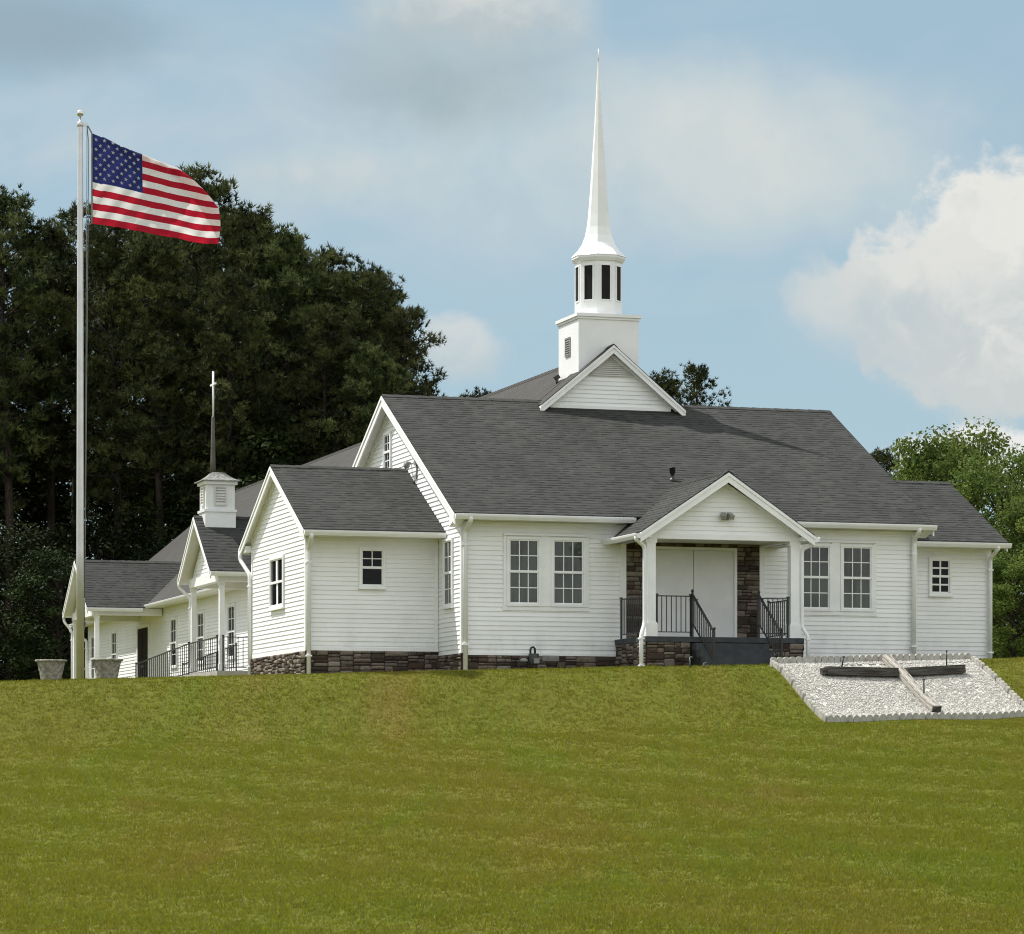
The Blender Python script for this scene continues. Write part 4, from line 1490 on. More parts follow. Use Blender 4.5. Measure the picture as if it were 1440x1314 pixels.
# railings of the porch
railing([(4.03, -2.0, 5.68), (4.85, -2.0, 5.68)], 0.115, drop=0.92, posts=True)
railing([(6.50, -2.0, 5.66), (7.24, -2.0, 5.66)], 0.115, drop=0.9)
railing([(3.80, -1.85, 5.68), (3.80, -0.2, 5.68)], 0.13, drop=0.92)
railing([(7.48, -1.85, 5.66), (7.48, -0.2, 5.66)], 0.13, drop=0.9)
for uu in (4.87, 6.50):
    mb = MB()
    top, low = Vector((uu, -2.06, 5.72)), Vector((uu, -3.45, 4.80))
    mb.bar(top, low, 0.05, 0.03)
    dn = Vector((0, 0, -0.66))
    mb.bar(top + dn, low + dn, 0.03, 0.02)
    for i in range(1, 12):
        q = top.lerp(low, i / 12)
        mb.bar(q + dn, q, 0.018, 0.018)
    mb.bar((uu, -2.06, FZ), (uu, -2.06, 5.76), 0.042, 0.042)
    mb.bar((uu, -3.45, 3.9), (uu, -3.45, 4.84), 0.042, 0.042)
    mb.lathe([(0.012, 4.84), (0.045, 4.88), (0.012, 4.92)], uu, -3.45, 10)
    mb.lathe([(0.012, 5.76), (0.042, 5.80), (0.012, 5.84)], uu, -2.06, 10)
    mb.build('stair_rail', M['iron'], church)
# porch downspouts
downspout([(3.43, -2.3, PEZ - 0.1), (3.43, -2.3, PEZ - 0.17), (3.68, -2.16, 6.78), (3.68, -2.16, 5.05), (3.56, -2.26, 4.78), (3.56, -2.26, 3.9)], 0.05)
downspout([(7.80, -2.3, PEZ - 0.1), (7.80, -2.3, PEZ - 0.17), (7.56, -2.08, 6.80), (7.56, -2.08, 5.0), (7.66, -2.2, 4.8), (7.66, -2.2, 3.95)], 0.045)

# ------------------------------------------------------------------ fittings by the front wall
gm = empty('gas_meter', W(1.53, -0.3, gz(1.53, -0.3)), TH)
tag(gm, 'small grey gas meter with bent pipe against the dark stone base under the paired windows', 'gas meter')
mb = MB()
mb.box(0.0, 0.20, -0.09, 0.09, 0.20, 0.44)
mb.lathe([(0.10, 0.19), (0.12, 0.24), (0.12, 0.40), (0.10, 0.45)], 0.10, -0.02, 14)
mb.build('meter_body', M['meter'], gm)
mb = MB()
mb.tube([(0.02, 0, 0.42), (0.02, 0, 0.54), (0.04, 0, 0.585), (0.09, 0, 0.60), (0.13, 0, 0.56), (0.13, 0, 0.42)], 0.026, 8)
mb.tube([(-0.22, 0.02, -0.1), (-0.22, 0.02, 0.3), (-0.05, 0.02, 0.34), (0.02, 0, 0.42)], 0.025, 8)
mb.build('pipe', M['iron'], gm)
mb = MB()
mb.lathe([(0.04, 0.24), (0.10, 0.27), (0.10, 0.30), (0.04, 0.34)], -0.14, 0, 12)
mb.build('regulator', M['vent'], gm)
mb = MB()
mb.box(0.06, 0.19, -0.15, -0.12, 0.22, 0.34)
mb.build('dial_cover', M['vent'], gm)

mb = MB()
FS.box(mb, 1.92, 2.32, 0.05, 0.075, 4.235, 4.365)
for k in range(4):
    FS.box(mb, 1.95, 2.29, 0.075, 0.085, 4.25 + k * 0.028, 4.265 + k * 0.028)
mb.build('foundation_vent', M['vent'], church)

for i, (u, v, h, lab) in enumerate(((4.18, -3.75, 0.24, 'thin grey capped pipe standing in the grass before the front steps'),
                                    (4.52, -3.75, 0.10, 'short stub of pipe in the grass beside the taller capped pipe'))):
    mb = MB()
    z = gz(u, v)
    p = W(u, v, 0)
    mb.tube([(0, 0, -0.1), (0, 0, h)], 0.022, 8)
    mb.tube([(-0.0, 0, h - 0.02), (0.06, 0, h + 0.0)], 0.026, 8)
    o = mb.build('standpipe', M['meter'])
    o.location = (p.x, p.y, z)
    tag(o, lab, 'pipe')

# ------------------------------------------------------------------ flagpole and flag
pu, pv_ = -8.76, 0.44
pz = gz(pu, pv_)
pw = W(pu, pv_, pz)
fp = empty('flagpole', pw)
tag(fp, 'tall tapered silver flagpole topped with a ball at the edge of the lawn', 'flagpole')
mb = MB()
H = 16.20 - pz
mb.lathe([(0.088, -0.3), (0.086, 3.0), (0.075, 7.0), (0.060, H - 0.12), (0.058, H - 0.1)], 0, 0, 20)
mb.build('pole', M['pole'], fp)
mb = MB()
mb.lathe([(0.06, H - 0.14), (0.074, H - 0.12), (0.074, H - 0.04), (0.05, H - 0.02), (0.018, H), (0.014, H + 0.10)], 0, 0, 16)
mb.box(0.05, 0.16, -0.025, 0.025, H - 0.12, H - 0.06)
mb.build('truck', M['pole'], fp)
mb = MB()
mb.lathe([(0.078 * math.sin(t) + 0.001, H + 0.165 - 0.078 * math.cos(t)) for t in [math.pi * k / 12 for k in range(13)]], 0, 0, 18)
mb.build('finial_ball', M['ball'], fp)
mb = MB()
mb.tube([(0.15, 0, H - 0.08), (0.19, 0.0, H - 0.5), (0.155, 0, 8.0), (0.12, 0, 4.0), (0.10, 0, 1.3)], 0.009, 6)
mb.tube([(0.15, 0.02, H - 0.08), (0.13, 0.02, 8.0), (0.105, 0.02, 4.0), (0.095, 0.02, 1.3)], 0.009, 6)
mb.bar((0.08, 0.01, 1.22), (0.12, 0.01, 1.38), 0.03, 0.03)
mb.build('halyard', M['rope'], fp)


def build_flag():
    """flag streaming to the right, its top fly corner rolled over to the back"""
    hoist = 2.01
    S = 1.0 / 63.0
    key = [(0.0, 188, 315), (0.1, 195, 317), (0.2, 204, 319.5), (0.39, 217, 326), (0.5, 225, 330.5), (0.6, 232, 334), (0.7, 240, 337), (0.8, 253, 340), (0.9, 269, 341.5), (0.96, 281, 341.5), (1.0, 291, 341)]
    ks = [k[0] for k in key]
    top = lambda s: np.interp(s, ks, [k[1] for k in key])
    bot = lambda s: np.interp(s, ks, [k[2] for k in key])
    NS, NT = 90, 52
    zref = 160
    Hh = 16.20 - pz + 0.165

    def pos(s, t):
        """s along the fly 0..1, t from bottom 0 to top 1"""
        x = 0.26 + 182 * S * s * (1 - 0.035 * s)
        x += -0.03 * math.sin(math.pi * s) * t + 0.06 * s * s * math.sin(math.pi * min(1.0, t * 1.7 + 0.1))
        yb, yt = bot(s), top(s)
        full = (127.0 - 18 * s) * S               # cloth height at this station
        vis = (yb - yt) * S
        d = t * full
        r = 0.055
        zb = Hh - (yb - zref) * S
        depth = 0.16 * math.sin(s * 7.3 + 0.4 - t * 1.1) * s ** 0.8 + 0.05 * math.sin(s * 17 + t * 5.0) * s + 0.10 * s
        depth += 0.018 * math.sin(26 * s + 16 * t + 3 * math.sin(5 * t)) * min(1, 3 * s) + 0.012 * math.sin(44 * s - 21 * t)
        if full - vis < 0.04 or d < vis - r * 0.5:
            kk = 1.0 if full - vis >= 0.04 else vis / full
            return (x, depth, zb + d * kk)
        o = d - (vis - r * 0.5)
        th = min(o / r, math.pi)
        y = r * (1 - math.cos(th))
        z = vis - r * 0.5 + r * math.sin(th)
        if o > math.pi * r:
            e = o - math.pi * r
            z -= e * 0.9
            y += e * 0.12
        return (x - 0.10 * max(0, o - 0.1) * s, depth + y, zb + z)

    me = MB()
    stripes = 13
    cs, ct = 0.40, 6 / 13
    vs = []
    for i in range(NS + 1):
        for j in range(NT + 1):
            vs.append(pos(i / NS, j / NT))
    for i in range(NS):
        for j in range(NT):
            s, t = (i + 0.5) / NS, (j + 0.5) / NT
            if s < cs and t > ct:
                mi = 2
            else:
                mi = 0 if int(t * stripes) % 2 == 0 else 1
            a = i * (NT + 1) + j
            me.mesh([vs[a], vs[a + NT + 1], vs[a + NT + 2], vs[a + 1]], [(0, 1, 2, 3)], mi, True)
    p = W(pu, pv_, pz)
    o = me.build('flag', [M['red'], M['white'], M['blue']])
    # weld the grid so that it shades as one cloth
    import bmesh
    bm = bmesh.new()
    bm.from_mesh(o.data)
    bmesh.ops.remove_doubles(bm, verts=bm.verts, dist=0.0004)
    bm.to_mesh(o.data)
    bm.free()
    o.location = (p.x, p.y, pz)
    tag(o, 'red, white and blue striped flag with white stars flying from the silver pole', 'flag')
    st = MB()
    e = 1e-3
    for row in range(9):
        cnt = 6 if row % 2 == 0 else 5
        for k in range(cnt):
            s0 = cs * ((2 * k + (1 if row % 2 == 0 else 2)) / 12)
            t0 = 1 - (1 - ct) * (row + 1) / 10
            ra = 0.048
            for side in (-1, 1):
                pts = []
                for q in range(10):
                    rr = ra if q % 2 == 0 else ra * 0.42
                    an = math.pi / 2 + q * math.pi / 5
                    ss_ = s0 + rr * math.cos(an) / (182 * S)
                    tt = t0 + rr * math.sin(an) / hoist
                    x, y, z = pos(ss_, tt)
                    pts.append((x, y + side * 0.006, z))
                c_ = pos(s0, t0)
                cc = (c_[0], c_[1] + side * 0.006, c_[2])
                for q in range(10):
                    tri = [cc, pts[q], pts[(q + 1) % 10]]
                    st.face(tri if side > 0 else tri[::-1])
    so = st.build('star', M['white'], o)
    # header band, clips
    hd = MB()
    for j in range(12):
        a, b = pos(0, j / 12), pos(0, (j + 1) / 12)
        hd.bar(a, b, 0.03, 0.03)
    hd.bar(pos(0, 1), (0.17, 0.0, pos(0, 1)[2] + 0.16), 0.03, 0.03)
    hd.bar(pos(0, 0), (0.15, 0.0, pos(0, 0)[2] - 0.02), 0.02, 0.02)
    hd.build('header', M['rope'], o)


build_flag()

# ------------------------------------------------------------------ planters


def planter(u, v, sc, lab):
    z = gz(u, v)
    p = W(u, v, z - 0.03)
    e = empty('planter', p)
    tag(e, lab, 'planter', 'planters by the flagpole')
    mb = MB()
    mb.lathe([(0.24 * sc, 0), (0.25 * sc, 0.04), (0.265 * sc, 0.12), (0.30 * sc, 0.26), (0.335 * sc, 0.40), (0.345 * sc, 0.43), (0.30 * sc, 0.43), (0.27 * sc, 0.34)], 0, 0, 40)
    mb.build('bowl', M['pot'], e)
    mb = MB()
    mb.lathe([(0.34 * sc, 0.425), (0.385 * sc, 0.44), (0.40 * sc, 0.46), (0.385 * sc, 0.485), (0.32 * sc, 0.48), (0.30 * sc, 0.44)], 0, 0, 40)
    mb.build('rim', M['pot'], e)
    mb = MB()
    mb.lathe([(0.26 * sc, 0.33), (0.31 * sc, 0.385), (0.15 * sc, 0.40), (0.01, 0.41)], 0, 0, 24)
    mb.build('soil', M['mortar'], e)


planter(-9.98, -3.0, 0.86, 'weathered concrete planter standing on the grass in front of the dark wood')
planter(-8.72, -2.65, 0.88, 'weathered concrete planter standing in front of the far porch of the church')

# ------------------------------------------------------------------ gravel bed with edging and wooden cross


def bed_z(u, v):
    return ground_z(u, v)


def build_bed():
    # gravel: a bedding sheet plus thousands of loose stones in one mass
    nu_, nv_ = 60, 44
    us = np.linspace(BU0 + 0.05, BU1 - 0.05, nu_)
    vs = np.linspace(BV0 + 0.05, BV1 - 0.03, nv_)
    Ug, Vg = np.meshgrid(us, vs)
    Zg = bed_z(Ug, Vg) + 0.045 + rng.normal(0, 0.006, Ug.shape)
    X = OX + Ug * CO - Vg * SI
    Y = OY + Ug * SI + Vg * CO
    base_v = np.stack([X.ravel(), Y.ravel(), Zg.ravel()], 1)
    i0 = (np.arange(nv_ - 1)[:, None] * nu_ + np.arange(nu_ - 1)[None, :]).ravel()
    tris = np.concatenate([np.stack([i0, i0 + 1, i0 + nu_ + 1], 1), np.stack([i0, i0 + nu_ + 1, i0 + nu_], 1)])
    n = 26000
    u = rng.uniform(BU0 + 0.06, BU1 - 0.06, n)
    v = rng.uniform(BV0 + 0.06, BV1 - 0.04, n)
    z = bed_z(u, v) + 0.05
    r = rng.uniform(0.010, 0.027, n)
    octv = np.array([(1, 0, 0), (-1, 0, 0), (0, 1, 0), (0, -1, 0), (0, 0, 1), (0, 0, -1)], dtype=float)
    octf = np.array([(0, 2, 4), (2, 1, 4), (1, 3, 4), (3, 0, 4), (2, 0, 5), (1, 2, 5), (3, 1, 5), (0, 3, 5)])
    jit = rng.uniform(0.65, 1.25, (n, 6, 1))
    a = rng.uniform(0, 2 * math.pi, n)
    tl = rng.normal(0, 0.6, n)
    ca, sa = np.cos(a)[:, None], np.sin(a)[:, None]
    o = octv[None] * jit * r[:, None, None] * np.array([1.25, 1.0, 0.75])
    ox = o[:, :, 0] * ca - o[:, :, 1] * sa
    oy = o[:, :, 0] * sa + o[:, :, 1] * ca
    oz = o[:, :, 2] + ox * np.sin(tl)[:, None] * 0.5
    px = (OX + u * CO - v * SI)[:, None] + ox
    py = (OY + u * SI + v * CO)[:, None] + oy
    pz_ = z[:, None] + oz
    sv = np.stack([px, py, pz_], 2).reshape(-1, 3)
    sf = (octf[None] + (np.arange(n) * 6)[:, None, None]).reshape(-1, 3) + len(base_v)
    gr = np_mesh('gravel', np.concatenate([base_v, sv]), 3, np.concatenate([tris, sf]).ravel(), M['gravel'])
    gr['kind'] = 'stuff'


build_bed()


def edging_mesh(length, n_sc, h, t):
    """one scalloped block: rounded tops in a row, x along, y thickness, z up"""
    mb = MB()
    w = length / n_sc
    pts = []
    for k in range(n_sc):
        for q in range(9):
            a = math.pi * (1 - q / 8)
            pts.append((w * (k + 0.5) + 0.46 * w * math.cos(a), h + 0.38 * w * math.sin(a)))
    outline = [(0.0, -0.12), (length, -0.12)] + pts[::-1]
    # front, back and the strips between
    f = [Vector((x, -t / 2, z)) for x, z in outline]
    b = [Vector((x, t / 2, z)) for x, z in outline]
    for k in range(n_sc):
        seg = [(w * k, -0.12), (w * (k + 1), -0.12)] + [(p[0], p[1]) for p in pts[k * 9:(k + 1) * 9]][::-1]
        mb.face([(x, -t / 2, z) for x, z in seg])
        mb.face([(x, t / 2, z) for x, z in seg][::-1])
    m_ = len(outline)
    for i in range(m_):
        j = (i + 1) % m_
        mb.face([f[i], b[i], b[j], f[j]])
    return mb


def edging():
    n_row = 8
    Lr = (BU1 - BU0) / n_row
    proto = edging_mesh(Lr - 0.008, 4, 0.085, 0.075).build('edging_block', M['block'])
    Ls = (BV1 - BV0) / 5
    protos = edging_mesh(Ls - 0.006, 4, 0.085, 0.075).build('edging_block', M['block'])
    first, firsts = True, True

    def lay(src, p, q, label, group, used):
        o = src if not used else src.copy()
        if used:
            col.objects.link(o)
        d = (q - p)
        rz = math.atan2(d.y, d.x)
        ry = -math.atan2(d.z, math.hypot(d.x, d.y))
        o.rotation_euler = (0, ry, rz)
        o.location = p + Vector((0, 0, random.uniform(-0.008, 0.008)))
        o.rotation_euler.x = random.uniform(-0.03, 0.03)
        tag(o, label, 'edging block', group)

    for i in range(n_row):
        for vv, lab, grp in ((BV1, 'scalloped concrete edging block in the row along the top of the gravel bed', 'edging blocks along the top of the bed'),
                             (BV0, 'scalloped concrete edging block in the row along the foot of the gravel bed', 'edging blocks along the foot of the bed')):
            ua_, ub_ = BU0 + Lr * i, BU0 + Lr * (i + 1)
            up = 0.05 if vv == BV1 else 0.0
            p, q = W(ua_, vv, gz(ua_, vv) + up), W(ub_, vv, gz(ub_, vv) + up)
            lay(proto, p, q, lab, grp, not first)
            first = False
    for uu, lab, grp in ((BU0, 'scalloped concrete edging block running down the bank on the steps side of the gravel bed', 'edging blocks down the steps side of the bed'),
                         (BU1, 'scalloped concrete edging block running down the bank on the trees side of the gravel bed', 'edging blocks down the trees side of the bed')):
        for i in range(5):
            v0, v1 = BV0 + Ls * i, BV0 + Ls * (i + 1)
            p, q = W(uu, v0, gz(uu, v0)), W(uu, v1, gz(uu, v1))
            lay(protos, p, q, lab, grp, not firsts)
            firsts = False


edging()


def wooden_cross():
    e = empty('wooden_cross', W(8.78, -4.72, gz(8.78, -4.72)))
    tag(e, 'weathered timber cross lying flat on the white gravel bank with three spikes', 'cross')
    inv = e.location

    def P(u, v, dz):
        return W(u, v, gz(u, v) + dz) - inv

    mb = MB()
    up = Vector((0, -0.35, 1)).normalized()
    nseg = 8
    for (v0, v1) in ((-3.86, -6.62),):
        pts = [P(8.88 - 0.03 * (k / nseg), v0 + (v1 - v0) * k / nseg, 0.13) for k in range(nseg + 1)]
        for a, b in zip(pts[:-1], pts[1:]):
            mb.bar(a, b, 0.20, 0.17, (0, 0, 1))
    a, b = P(8.85, -6.62, 0.13), P(8.849, -6.64, 0.122)
    mb.bar(a, b, 0.204, 0.174, (0, 0, 1), 1)  # thin dark cap: shade of the end face painted in
    mb.build('upright', [M['timber'], M['timber_shaded']], e)
    mb = MB()
    zc = 0.17
    a, b = P(7.05, -4.72, zc), P(8.76, -4.72, zc)
    mb.bar(a, b, 0.20, 0.19)
    mb.bar(a + (a - b).normalized() * 0.12 + Vector((0, 0, -0.015)), a, 0.17, 0.13)
    a, b = P(8.98, -4.72, zc + 0.0), P(10.40, -4.72, zc)
    mb.bar(a, b, 0.20, 0.19)
    mb.build('crossbeam', M['timber_shaded'], e)
    for (u, v, h, lx) in ((7.42, -4.72, 0.24, 0.05), (9.98, -4.72, 0.34, 0.0), (8.86, -5.95, 0.30, 0.0)):
        mb = MB()
        p = P(u, v, 0.24)
        mb.tube([p, p + Vector((lx, 0, h))], 0.016, 6)
        mb.lathe([(0.03, 0), (0.03, 0.02)], 0, 0, 8)
        k = len(mb.v) - 16
        for i in range(k, len(mb.v)):
            x, y, z = mb.v[i]
            mb.v[i] = (x + p.x + lx, y + p.y, z + p.z + h)
        mb.build('spike', M['iron'], e)


wooden_cross()


# ------------------------------------------------------------------ trees
def tri_cloud(centres, dirs, n_per, length, width, spread, tone_c, seed):
    """brush-like clumps: thin triangles fanning out from every centre around its direction"""
    r = np.random.default_rng(seed)
    n = len(centres)
    N = n * n_per
    c = np.repeat(centres, n_per, 0)
    d = np.repeat(dirs, n_per, 0) + r.normal(0, spread, (N, 3))
    d /= np.linalg.norm(d, axis=1)[:, None] + 1e-9
    s = np.cross(d, r.normal(0, 1, (N, 3)))
    s /= np.linalg.norm(s, axis=1)[:, None] + 1e-9
    L = length * r.uniform(0.7, 1.25, N)[:, None]
    w = width * r.uniform(0.7, 1.3, N)[:, None]
    a = c + d * L * 0.12 - s * w
    b = c + d * L * 0.12 + s * w
    t = c + d * L
    verts = np.stack([a, b, t], 1).reshape(-1, 3)
    tone = np.clip(np.repeat(tone_c, n_per) + r.normal(0, 0.12, N), 0, 1)
    return verts, np.repeat(tone, 3)


def quad_cloud(centres, dirs, size, tone_c, seed):
    """leaves: small kinked diamonds facing roughly along dirs"""
    r = np.random.default_rng(seed)
    n = len(centres)
    d = dirs + r.normal(0, 0.75, (n, 3))
    d /= np.linalg.norm(d, axis=1)[:, None] + 1e-9
    s = np.cross(d, r.normal(0, 1, (n, 3)))
    s /= np.linalg.norm(s, axis=1)[:, None] + 1e-9
    t = np.cross(d, s)
    L = size * r.uniform(0.7, 1.35, n)[:, None]
    w = L * r.uniform(0.45, 0.65, n)[:, None]
    p0 = centres - t * L
    p1 = centres + s * w - d * L * 0.15
    p2 = centres + t * L
    p3 = centres - s * w - d * L * 0.15
    verts = np.stack([p0, p1, p2, p0, p2, p3], 1).reshape(-1, 3)
    tone = np.repeat(np.clip(tone_c + r.normal(0, 0.1, n), 0, 1), 6)
    return verts, tone


def pine_meshes(seed, H=24.0, base=0.42, rad=3.4, dens=1.0, limbs=64, lean=0.0):
    r = np.random.default_rng(seed)
    trunk = MB()
    bend = r.normal(0, 0.25, (6, 2))
    ks = np.linspace(0, 1, 10)
    bx = np.interp(ks, np.linspace(0, 1, 6), np.cumsum(bend[:, 0]) * 0.5) + lean * ks ** 2
    by = np.interp(ks, np.linspace(0, 1, 6), np.cumsum(bend[:, 1]) * 0.5)
    path = [(bx[i] - bx[0], by[i] - by[0], H * ks[i]) for i in range(10)]
    trunk.tube(path, [0.26 * (1 - k) ** 0.75 + 0.025 for k in ks], 9)
    at = lambda h: np.array([np.interp(h, ks, bx - bx[0]), np.interp(h, ks, by - by[0]), h * H])
    cs, ds, ts = [], [], []
    for i in range(limbs):
        h = base + (1 - base) * ((i + 0.5) / limbs) ** 0.9
        az = i * 2.39996 + r.normal(0, 0.35)
        q = (h - base) / (1 - base)
        shape = (0.55 + 0.9 * q) if q < 0.42 else (0.93 * (1 - ((q - 0.42) / 0.60) ** 2.0) + 0.08)
        Ll = rad * shape * r.uniform(0.5, 1.2)
        el = -0.12 + 0.95 * q ** 1.3 + r.normal(0, 0.12)
        o = at(h)
        dirh = np.array([math.cos(az), math.sin(az), 0])
        pts = []
        for k in range(5):
            f = k / 4
            p = o + dirh * Ll * f * math.cos(el * (0.6 + 0.4 * f)) + np.array([0, 0, Ll * f * math.sin(el * 0.7 + 0.35 * f)])
            p += r.normal(0, 0.06, 3) * f
            pts.append(p)
        trunk.tube([tuple(p) for p in pts], [0.07 * (1 - 0.8 * k / 4) * (1.25 - q) + 0.012 for k in range(5)], 5, caps=False)
        nsub = int((9 + 7 * Ll / rad) * dens)
        # side shoots that carry the needle brushes in clumps
        for k in range(max(3, int(nsub * 0.42))):
            f = r.uniform(0.32, 1.0)
            seg = min(3, int(f * 4))
            p = pts[seg] + (pts[seg + 1] - pts[seg]) * (f * 4 - seg)
            side = r.normal(0, 1, 3)
            side[2] = abs(side[2]) * 0.55 + 0.05
            side += dirh * 0.5
            side /= np.linalg.norm(side)
            e = p + side * r.uniform(0.25, 0.75)
            if k % 2 == 0:
                trunk.tube([tuple(p), tuple(e)], [0.016, 0.008], 4, caps=False)
            m = r.integers(8, 13)
            tone0 = np.clip(r.normal(0.42, 0.27), 0, 1)
            for _ in range(m):
                c = e + r.normal(0, 0.24, 3) * np.array([1, 1, 0.7])
                dd = side * 0.5 + np.array([0, 0, 0.75]) + (c - o) * 0.08
                cs.append(c)
                ds.append(dd / np.linalg.norm(dd))
                ts.append(np.clip(tone0 + r.normal(0, 0.1), 0, 1))
    v, t = tri_cloud(np.array(cs), np.array(ds), 11, 0.33, 0.030, 0.60, np.array(ts), seed + 1)
    me_t = trunk.build('trunk', M['bark']).data
    bpy.data.objects.remove(bpy.data.objects[bpy.data.objects.keys()[-1]] if False else [o for o in bpy.data.objects if o.data == me_t][0])
    o = np_mesh('crown', v, 3, np.arange(len(v)), M['pine'], tone=t)
    me_c = o.data
    bpy.data.objects.remove(o)
    return me_t, me_c, H


def broad_meshes(seed, H=11.0, base=0.12, rad=3.6, n_leaf=19000, leaf='leaf', size=0.105, open_=0.0, nc=70):
    r = np.random.default_rng(seed)
    trunk = MB()
    ks = np.linspace(0, 1, 8)
    bx = np.cumsum(r.normal(0, 0.12, 8))
    by = np.cumsum(r.normal(0, 0.12, 8))
    path = [(bx[i] - bx[0], by[i] - by[0], H * 0.92 * ks[i]) for i in range(8)]
    trunk.tube(path, [0.2 * (1 - k) ** 0.8 * H / 12 + 0.02 for k in ks], 9)
    cs, ds, ts = [], [], []
    for i in range(nc):
        h = base + (0.98 - base) * ((i + 0.5) / nc)
        q = (h - base) / (1 - base)
        shape = math.sqrt(max(0.0, 1 - ((q - 0.42) / 0.60) ** 2)) if q > 0.42 else 0.72 + 0.28 * q / 0.42
        az = i * 2.39996 + r.normal(0, 0.5)
        Rr = rad * shape * r.uniform(0.35, 1.08) ** 0.7
        o = np.array([np.interp(h * 0.8, ks, bx - bx[0]), np.interp(h * 0.8, ks, by - by[0]), max(0.05, h - 0.14) * H * 0.92])
        c = np.array([math.cos(az) * Rr, math.sin(az) * Rr, h * H + r.normal(0, 0.25)])
        mid = o * 0.5 + c * 0.5 + np.array([0, 0, -0.15 * Rr * 0.3])
        trunk.tube([tuple(o), tuple(mid), tuple(c)], [0.055, 0.03, 0.01], 5, caps=False)
        crad = rad * r.uniform(0.20, 0.38)
        m = int(n_leaf / nc * r.uniform(0.7, 1.3))
        d = r.normal(0, 1, (m, 3))
        d /= np.linalg.norm(d, axis=1)[:, None]
        rr = crad * r.uniform(0.15, 1.0, m) ** 0.5
        pts = c + d * rr[:, None] * np.array([1.0, 1.0, 0.62])
        pts += r.normal(0, 0.08, (m, 3))
        dirs = d * 0.6 + np.array([0, 0, 0.7])
        cs.append(pts)
        ds.append(dirs)
        ts.append(np.full(m, np.clip(r.normal(0.45, 0.2), 0, 1)))
    v, t = quad_cloud(np.concatenate(cs), np.concatenate(ds), size, np.concatenate(ts), seed + 1)
    ot = trunk.build('trunk', M['bark'])
    me_t = ot.data
    bpy.data.objects.remove(ot)
    o = np_mesh('crown', v, 3, np.arange(len(v)), M[leaf], tone=t)
    me_c = o.data
    bpy.data.objects.remove(o)
    return me_t, me_c, H


def plant(name, meshes, X, Y, top, label, cat, group=None, rz=None, widen=1.0):
    me_t, me_c, H = meshes
    rx, ry = X - OX, Y - OY
    z0 = gz(rx * CO + ry * SI, -rx * SI + ry * CO)
    s = (top - z0) / H
    e = empty(name, (X, Y, z0 - 0.1), random.uniform(0, 6.28) if rz is None else rz)
    e.scale = (s * widen, s * widen, s)
    tag(e, label, cat, group)
    for nm, me in (('trunk', me_t), ('crown', me_c)):
        o = bpy.data.objects.new(nm, me)
        col.objects.link(o)
        o.parent = e
    return e


def sky_point(px, py, D, over=0.55):
    """ground position and crown height of a tree whose tip is seen towards this direction, D metres off"""
    return (px - 720) / 4600 * D, D, EYE + (1090 - py) / 4600 * D - over


pines = [pine_meshes(101, base=0.46, rad=3.3), pine_meshes(202, base=0.40, rad=3.6), pine_meshes(303, base=0.5, rad=3.1), pine_meshes(404, base=0.36, rad=3.4, limbs=70)]
thin_pine = pine_meshes(505, base=0.5, rad=2.6, dens=0.45, limbs=40)
wide_pine = pine_meshes(606, base=0.3, rad=3.3, dens=0.7, limbs=58)
GP = 'pines in the wood behind the church'
SAME = 'tall dark pine deep in the wood, its crown merged with the pines round it'
edge = [
    (18, 266, 134, 0, 'tall dark pine at the open end of the wood above the planters'),
    (66, 316, 138, 2, 'dark pine between the open end of the wood and the flagpole'),
    (100, 282, 142, 9, 'thin see-through pine behind the flagpole with sky between its branches'),
    (160, 305, 134, 1, 'dark pine whose crown stands right behind the flag'),
    (285, 243, 137, 1, 'tallest pine of the wood, its tip just past the flying end of the flag'),
    (345, 290, 135, 0, 'pine with a rounded tip standing next below the tallest pine'),
    (400, 322, 133, 2, 'pine in the wood rising above the peak of the white west wing'),
    (447, 348, 136, 3, 'pine on the falling skyline of the wood above the main gable'),
    (497, 368, 134, 0, 'broad pine on the skyline above the ridge end of the front roof'),
    (538, 388, 137, 1, 'second last pine on the falling skyline beside the ridge of the front roof'),
]
for px, py, D, k, lab in edge:
    X, Y, top = sky_point(px, py, D)
    plant('pine_tree', thin_pine if k == 9 else pines[k], X, Y, top, lab, 'pine tree', GP)
X, Y, top = sky_point(571, 426, 133)
plant('pine_tree', wide_pine, X, Y, top, 'last pine of the wood, feathery side branches against the sky above the roof', 'pine tree', GP, 0.6)
for px, py, D, k in ((-40, 300, 136, 1), (45, 345, 146, 3), (150, 345, 148, 0), (215, 300, 143, 3), (250, 290, 150, 2), (320, 300, 148, 1), (375, 330, 146, 3),
                     (425, 365, 147, 0), (475, 385, 145, 1), (515, 410, 147, 3), (528, 436, 146, 2), (230, 330, 132, 2), (-90, 320, 140, 0), (460, 430, 131, 1), (330, 380, 131, 3), (515, 480, 130, 2)):
    X, Y, top = sky_point(px, py, D)
    plant('pine_tree', pines[k], X, Y, top, SAME, 'pine tree', GP)
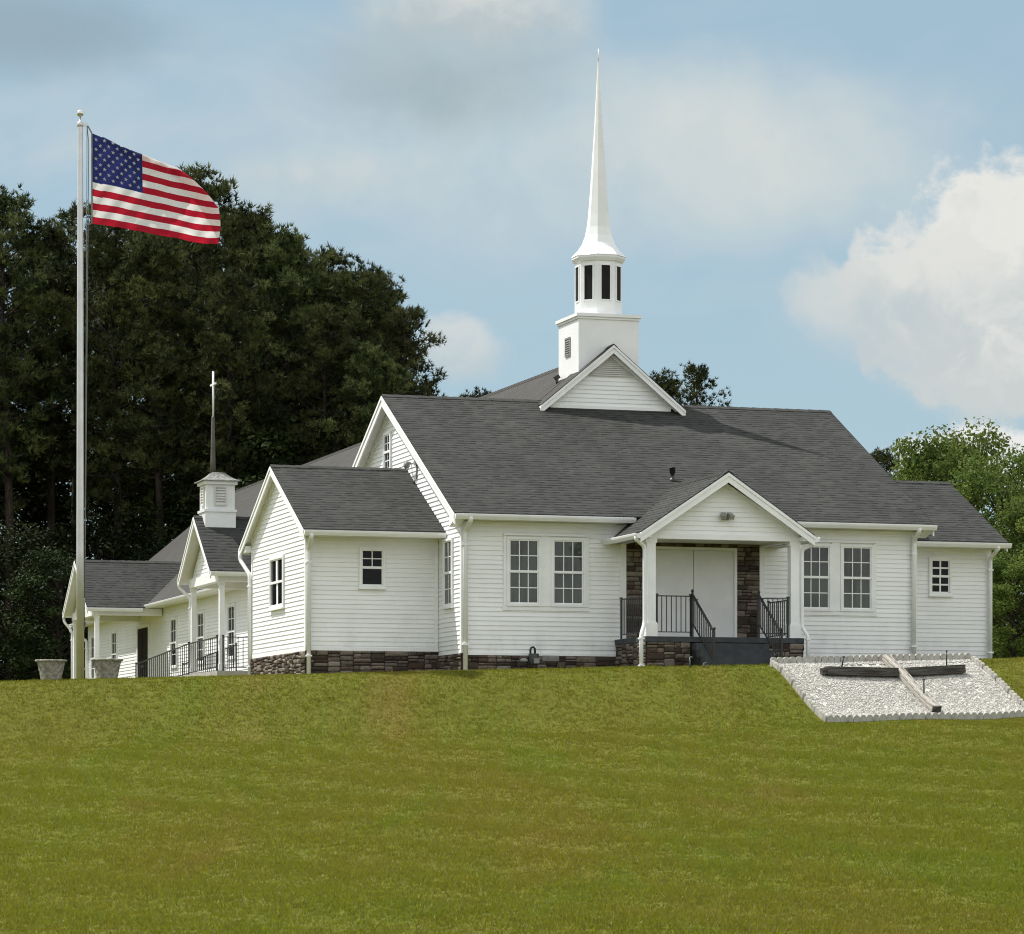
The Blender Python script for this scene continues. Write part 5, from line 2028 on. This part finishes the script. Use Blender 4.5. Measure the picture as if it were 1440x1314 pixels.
# the wood goes on past the open end of the church's west side
for px, py, D, k in ((-170, 300, 133, 0), (-250, 330, 138, 1), (-330, 290, 131, 3), (-420, 310, 136, 2), (-510, 330, 130, 0), (-610, 300, 137, 1), (-710, 320, 131, 3), (-820, 330, 138, 0), (-140, 340, 147, 3), (-380, 330, 146, 1), (-560, 320, 147, 2)):
    X, Y, top = sky_point(px, py, D)
    plant('pine_tree', pines[k], X, Y, top, SAME, 'pine tree', GP)
random.seed(23)
for px, py, D, k, lab in ((982, 519, 150, 9, 'thin pine tip rising behind the ridge beside the steeple gable'),
                          (940, 536, 154, 2, 'dense dark pine tip behind the ridge touching the steeple gable'),
                          (662, 556, 160, 0, 'tiny pine tip just above the main ridge by the small cloud'),
                          (1246, 638, 128, 2, 'dark pine tip by the valley of the east wing roof')):
    X, Y, top = sky_point(px, py, D, 0.1)
    plant('pine_tree', thin_pine if k == 9 else pines[k], X, Y, top, lab, 'pine tree', None)

oaks = [broad_meshes(71, leaf='leaf'), broad_meshes(72, leaf='leaf', rad=3.0), broad_meshes(73, leaf='leaf', rad=4.0, base=0.05)]
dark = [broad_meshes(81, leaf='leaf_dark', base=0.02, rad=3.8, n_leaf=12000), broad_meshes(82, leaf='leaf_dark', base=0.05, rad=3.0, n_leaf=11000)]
random.seed(31)
for px, py, D, k, lab in ((1303, 604, 112, 1, 'bright green broadleaf tree rising behind the ridge of the east wing'),
                          (1348, 599, 108, 0, 'tallest broadleaf tree beside the east wing, airy crown against the white cloud'),
                          (1405, 628, 104, 2, 'full green broadleaf tree beyond the east wing gutter'),
                          (1452, 690, 101, 2, 'broadleaf tree with leaves down to the grass at the edge of the lawn'),
                          (1425, 770, 99, 0, 'low leafy tree close behind the corner of the east wing')):
    X, Y, top = sky_point(px, py, D, 0.15)
    plant('broadleaf_tree', oaks[k], X, Y, top, lab, 'tree', 'trees beyond the east wing', widen=1.25 if k == 0 and py > 700 else 0.85 if k == 1 else 0.95)
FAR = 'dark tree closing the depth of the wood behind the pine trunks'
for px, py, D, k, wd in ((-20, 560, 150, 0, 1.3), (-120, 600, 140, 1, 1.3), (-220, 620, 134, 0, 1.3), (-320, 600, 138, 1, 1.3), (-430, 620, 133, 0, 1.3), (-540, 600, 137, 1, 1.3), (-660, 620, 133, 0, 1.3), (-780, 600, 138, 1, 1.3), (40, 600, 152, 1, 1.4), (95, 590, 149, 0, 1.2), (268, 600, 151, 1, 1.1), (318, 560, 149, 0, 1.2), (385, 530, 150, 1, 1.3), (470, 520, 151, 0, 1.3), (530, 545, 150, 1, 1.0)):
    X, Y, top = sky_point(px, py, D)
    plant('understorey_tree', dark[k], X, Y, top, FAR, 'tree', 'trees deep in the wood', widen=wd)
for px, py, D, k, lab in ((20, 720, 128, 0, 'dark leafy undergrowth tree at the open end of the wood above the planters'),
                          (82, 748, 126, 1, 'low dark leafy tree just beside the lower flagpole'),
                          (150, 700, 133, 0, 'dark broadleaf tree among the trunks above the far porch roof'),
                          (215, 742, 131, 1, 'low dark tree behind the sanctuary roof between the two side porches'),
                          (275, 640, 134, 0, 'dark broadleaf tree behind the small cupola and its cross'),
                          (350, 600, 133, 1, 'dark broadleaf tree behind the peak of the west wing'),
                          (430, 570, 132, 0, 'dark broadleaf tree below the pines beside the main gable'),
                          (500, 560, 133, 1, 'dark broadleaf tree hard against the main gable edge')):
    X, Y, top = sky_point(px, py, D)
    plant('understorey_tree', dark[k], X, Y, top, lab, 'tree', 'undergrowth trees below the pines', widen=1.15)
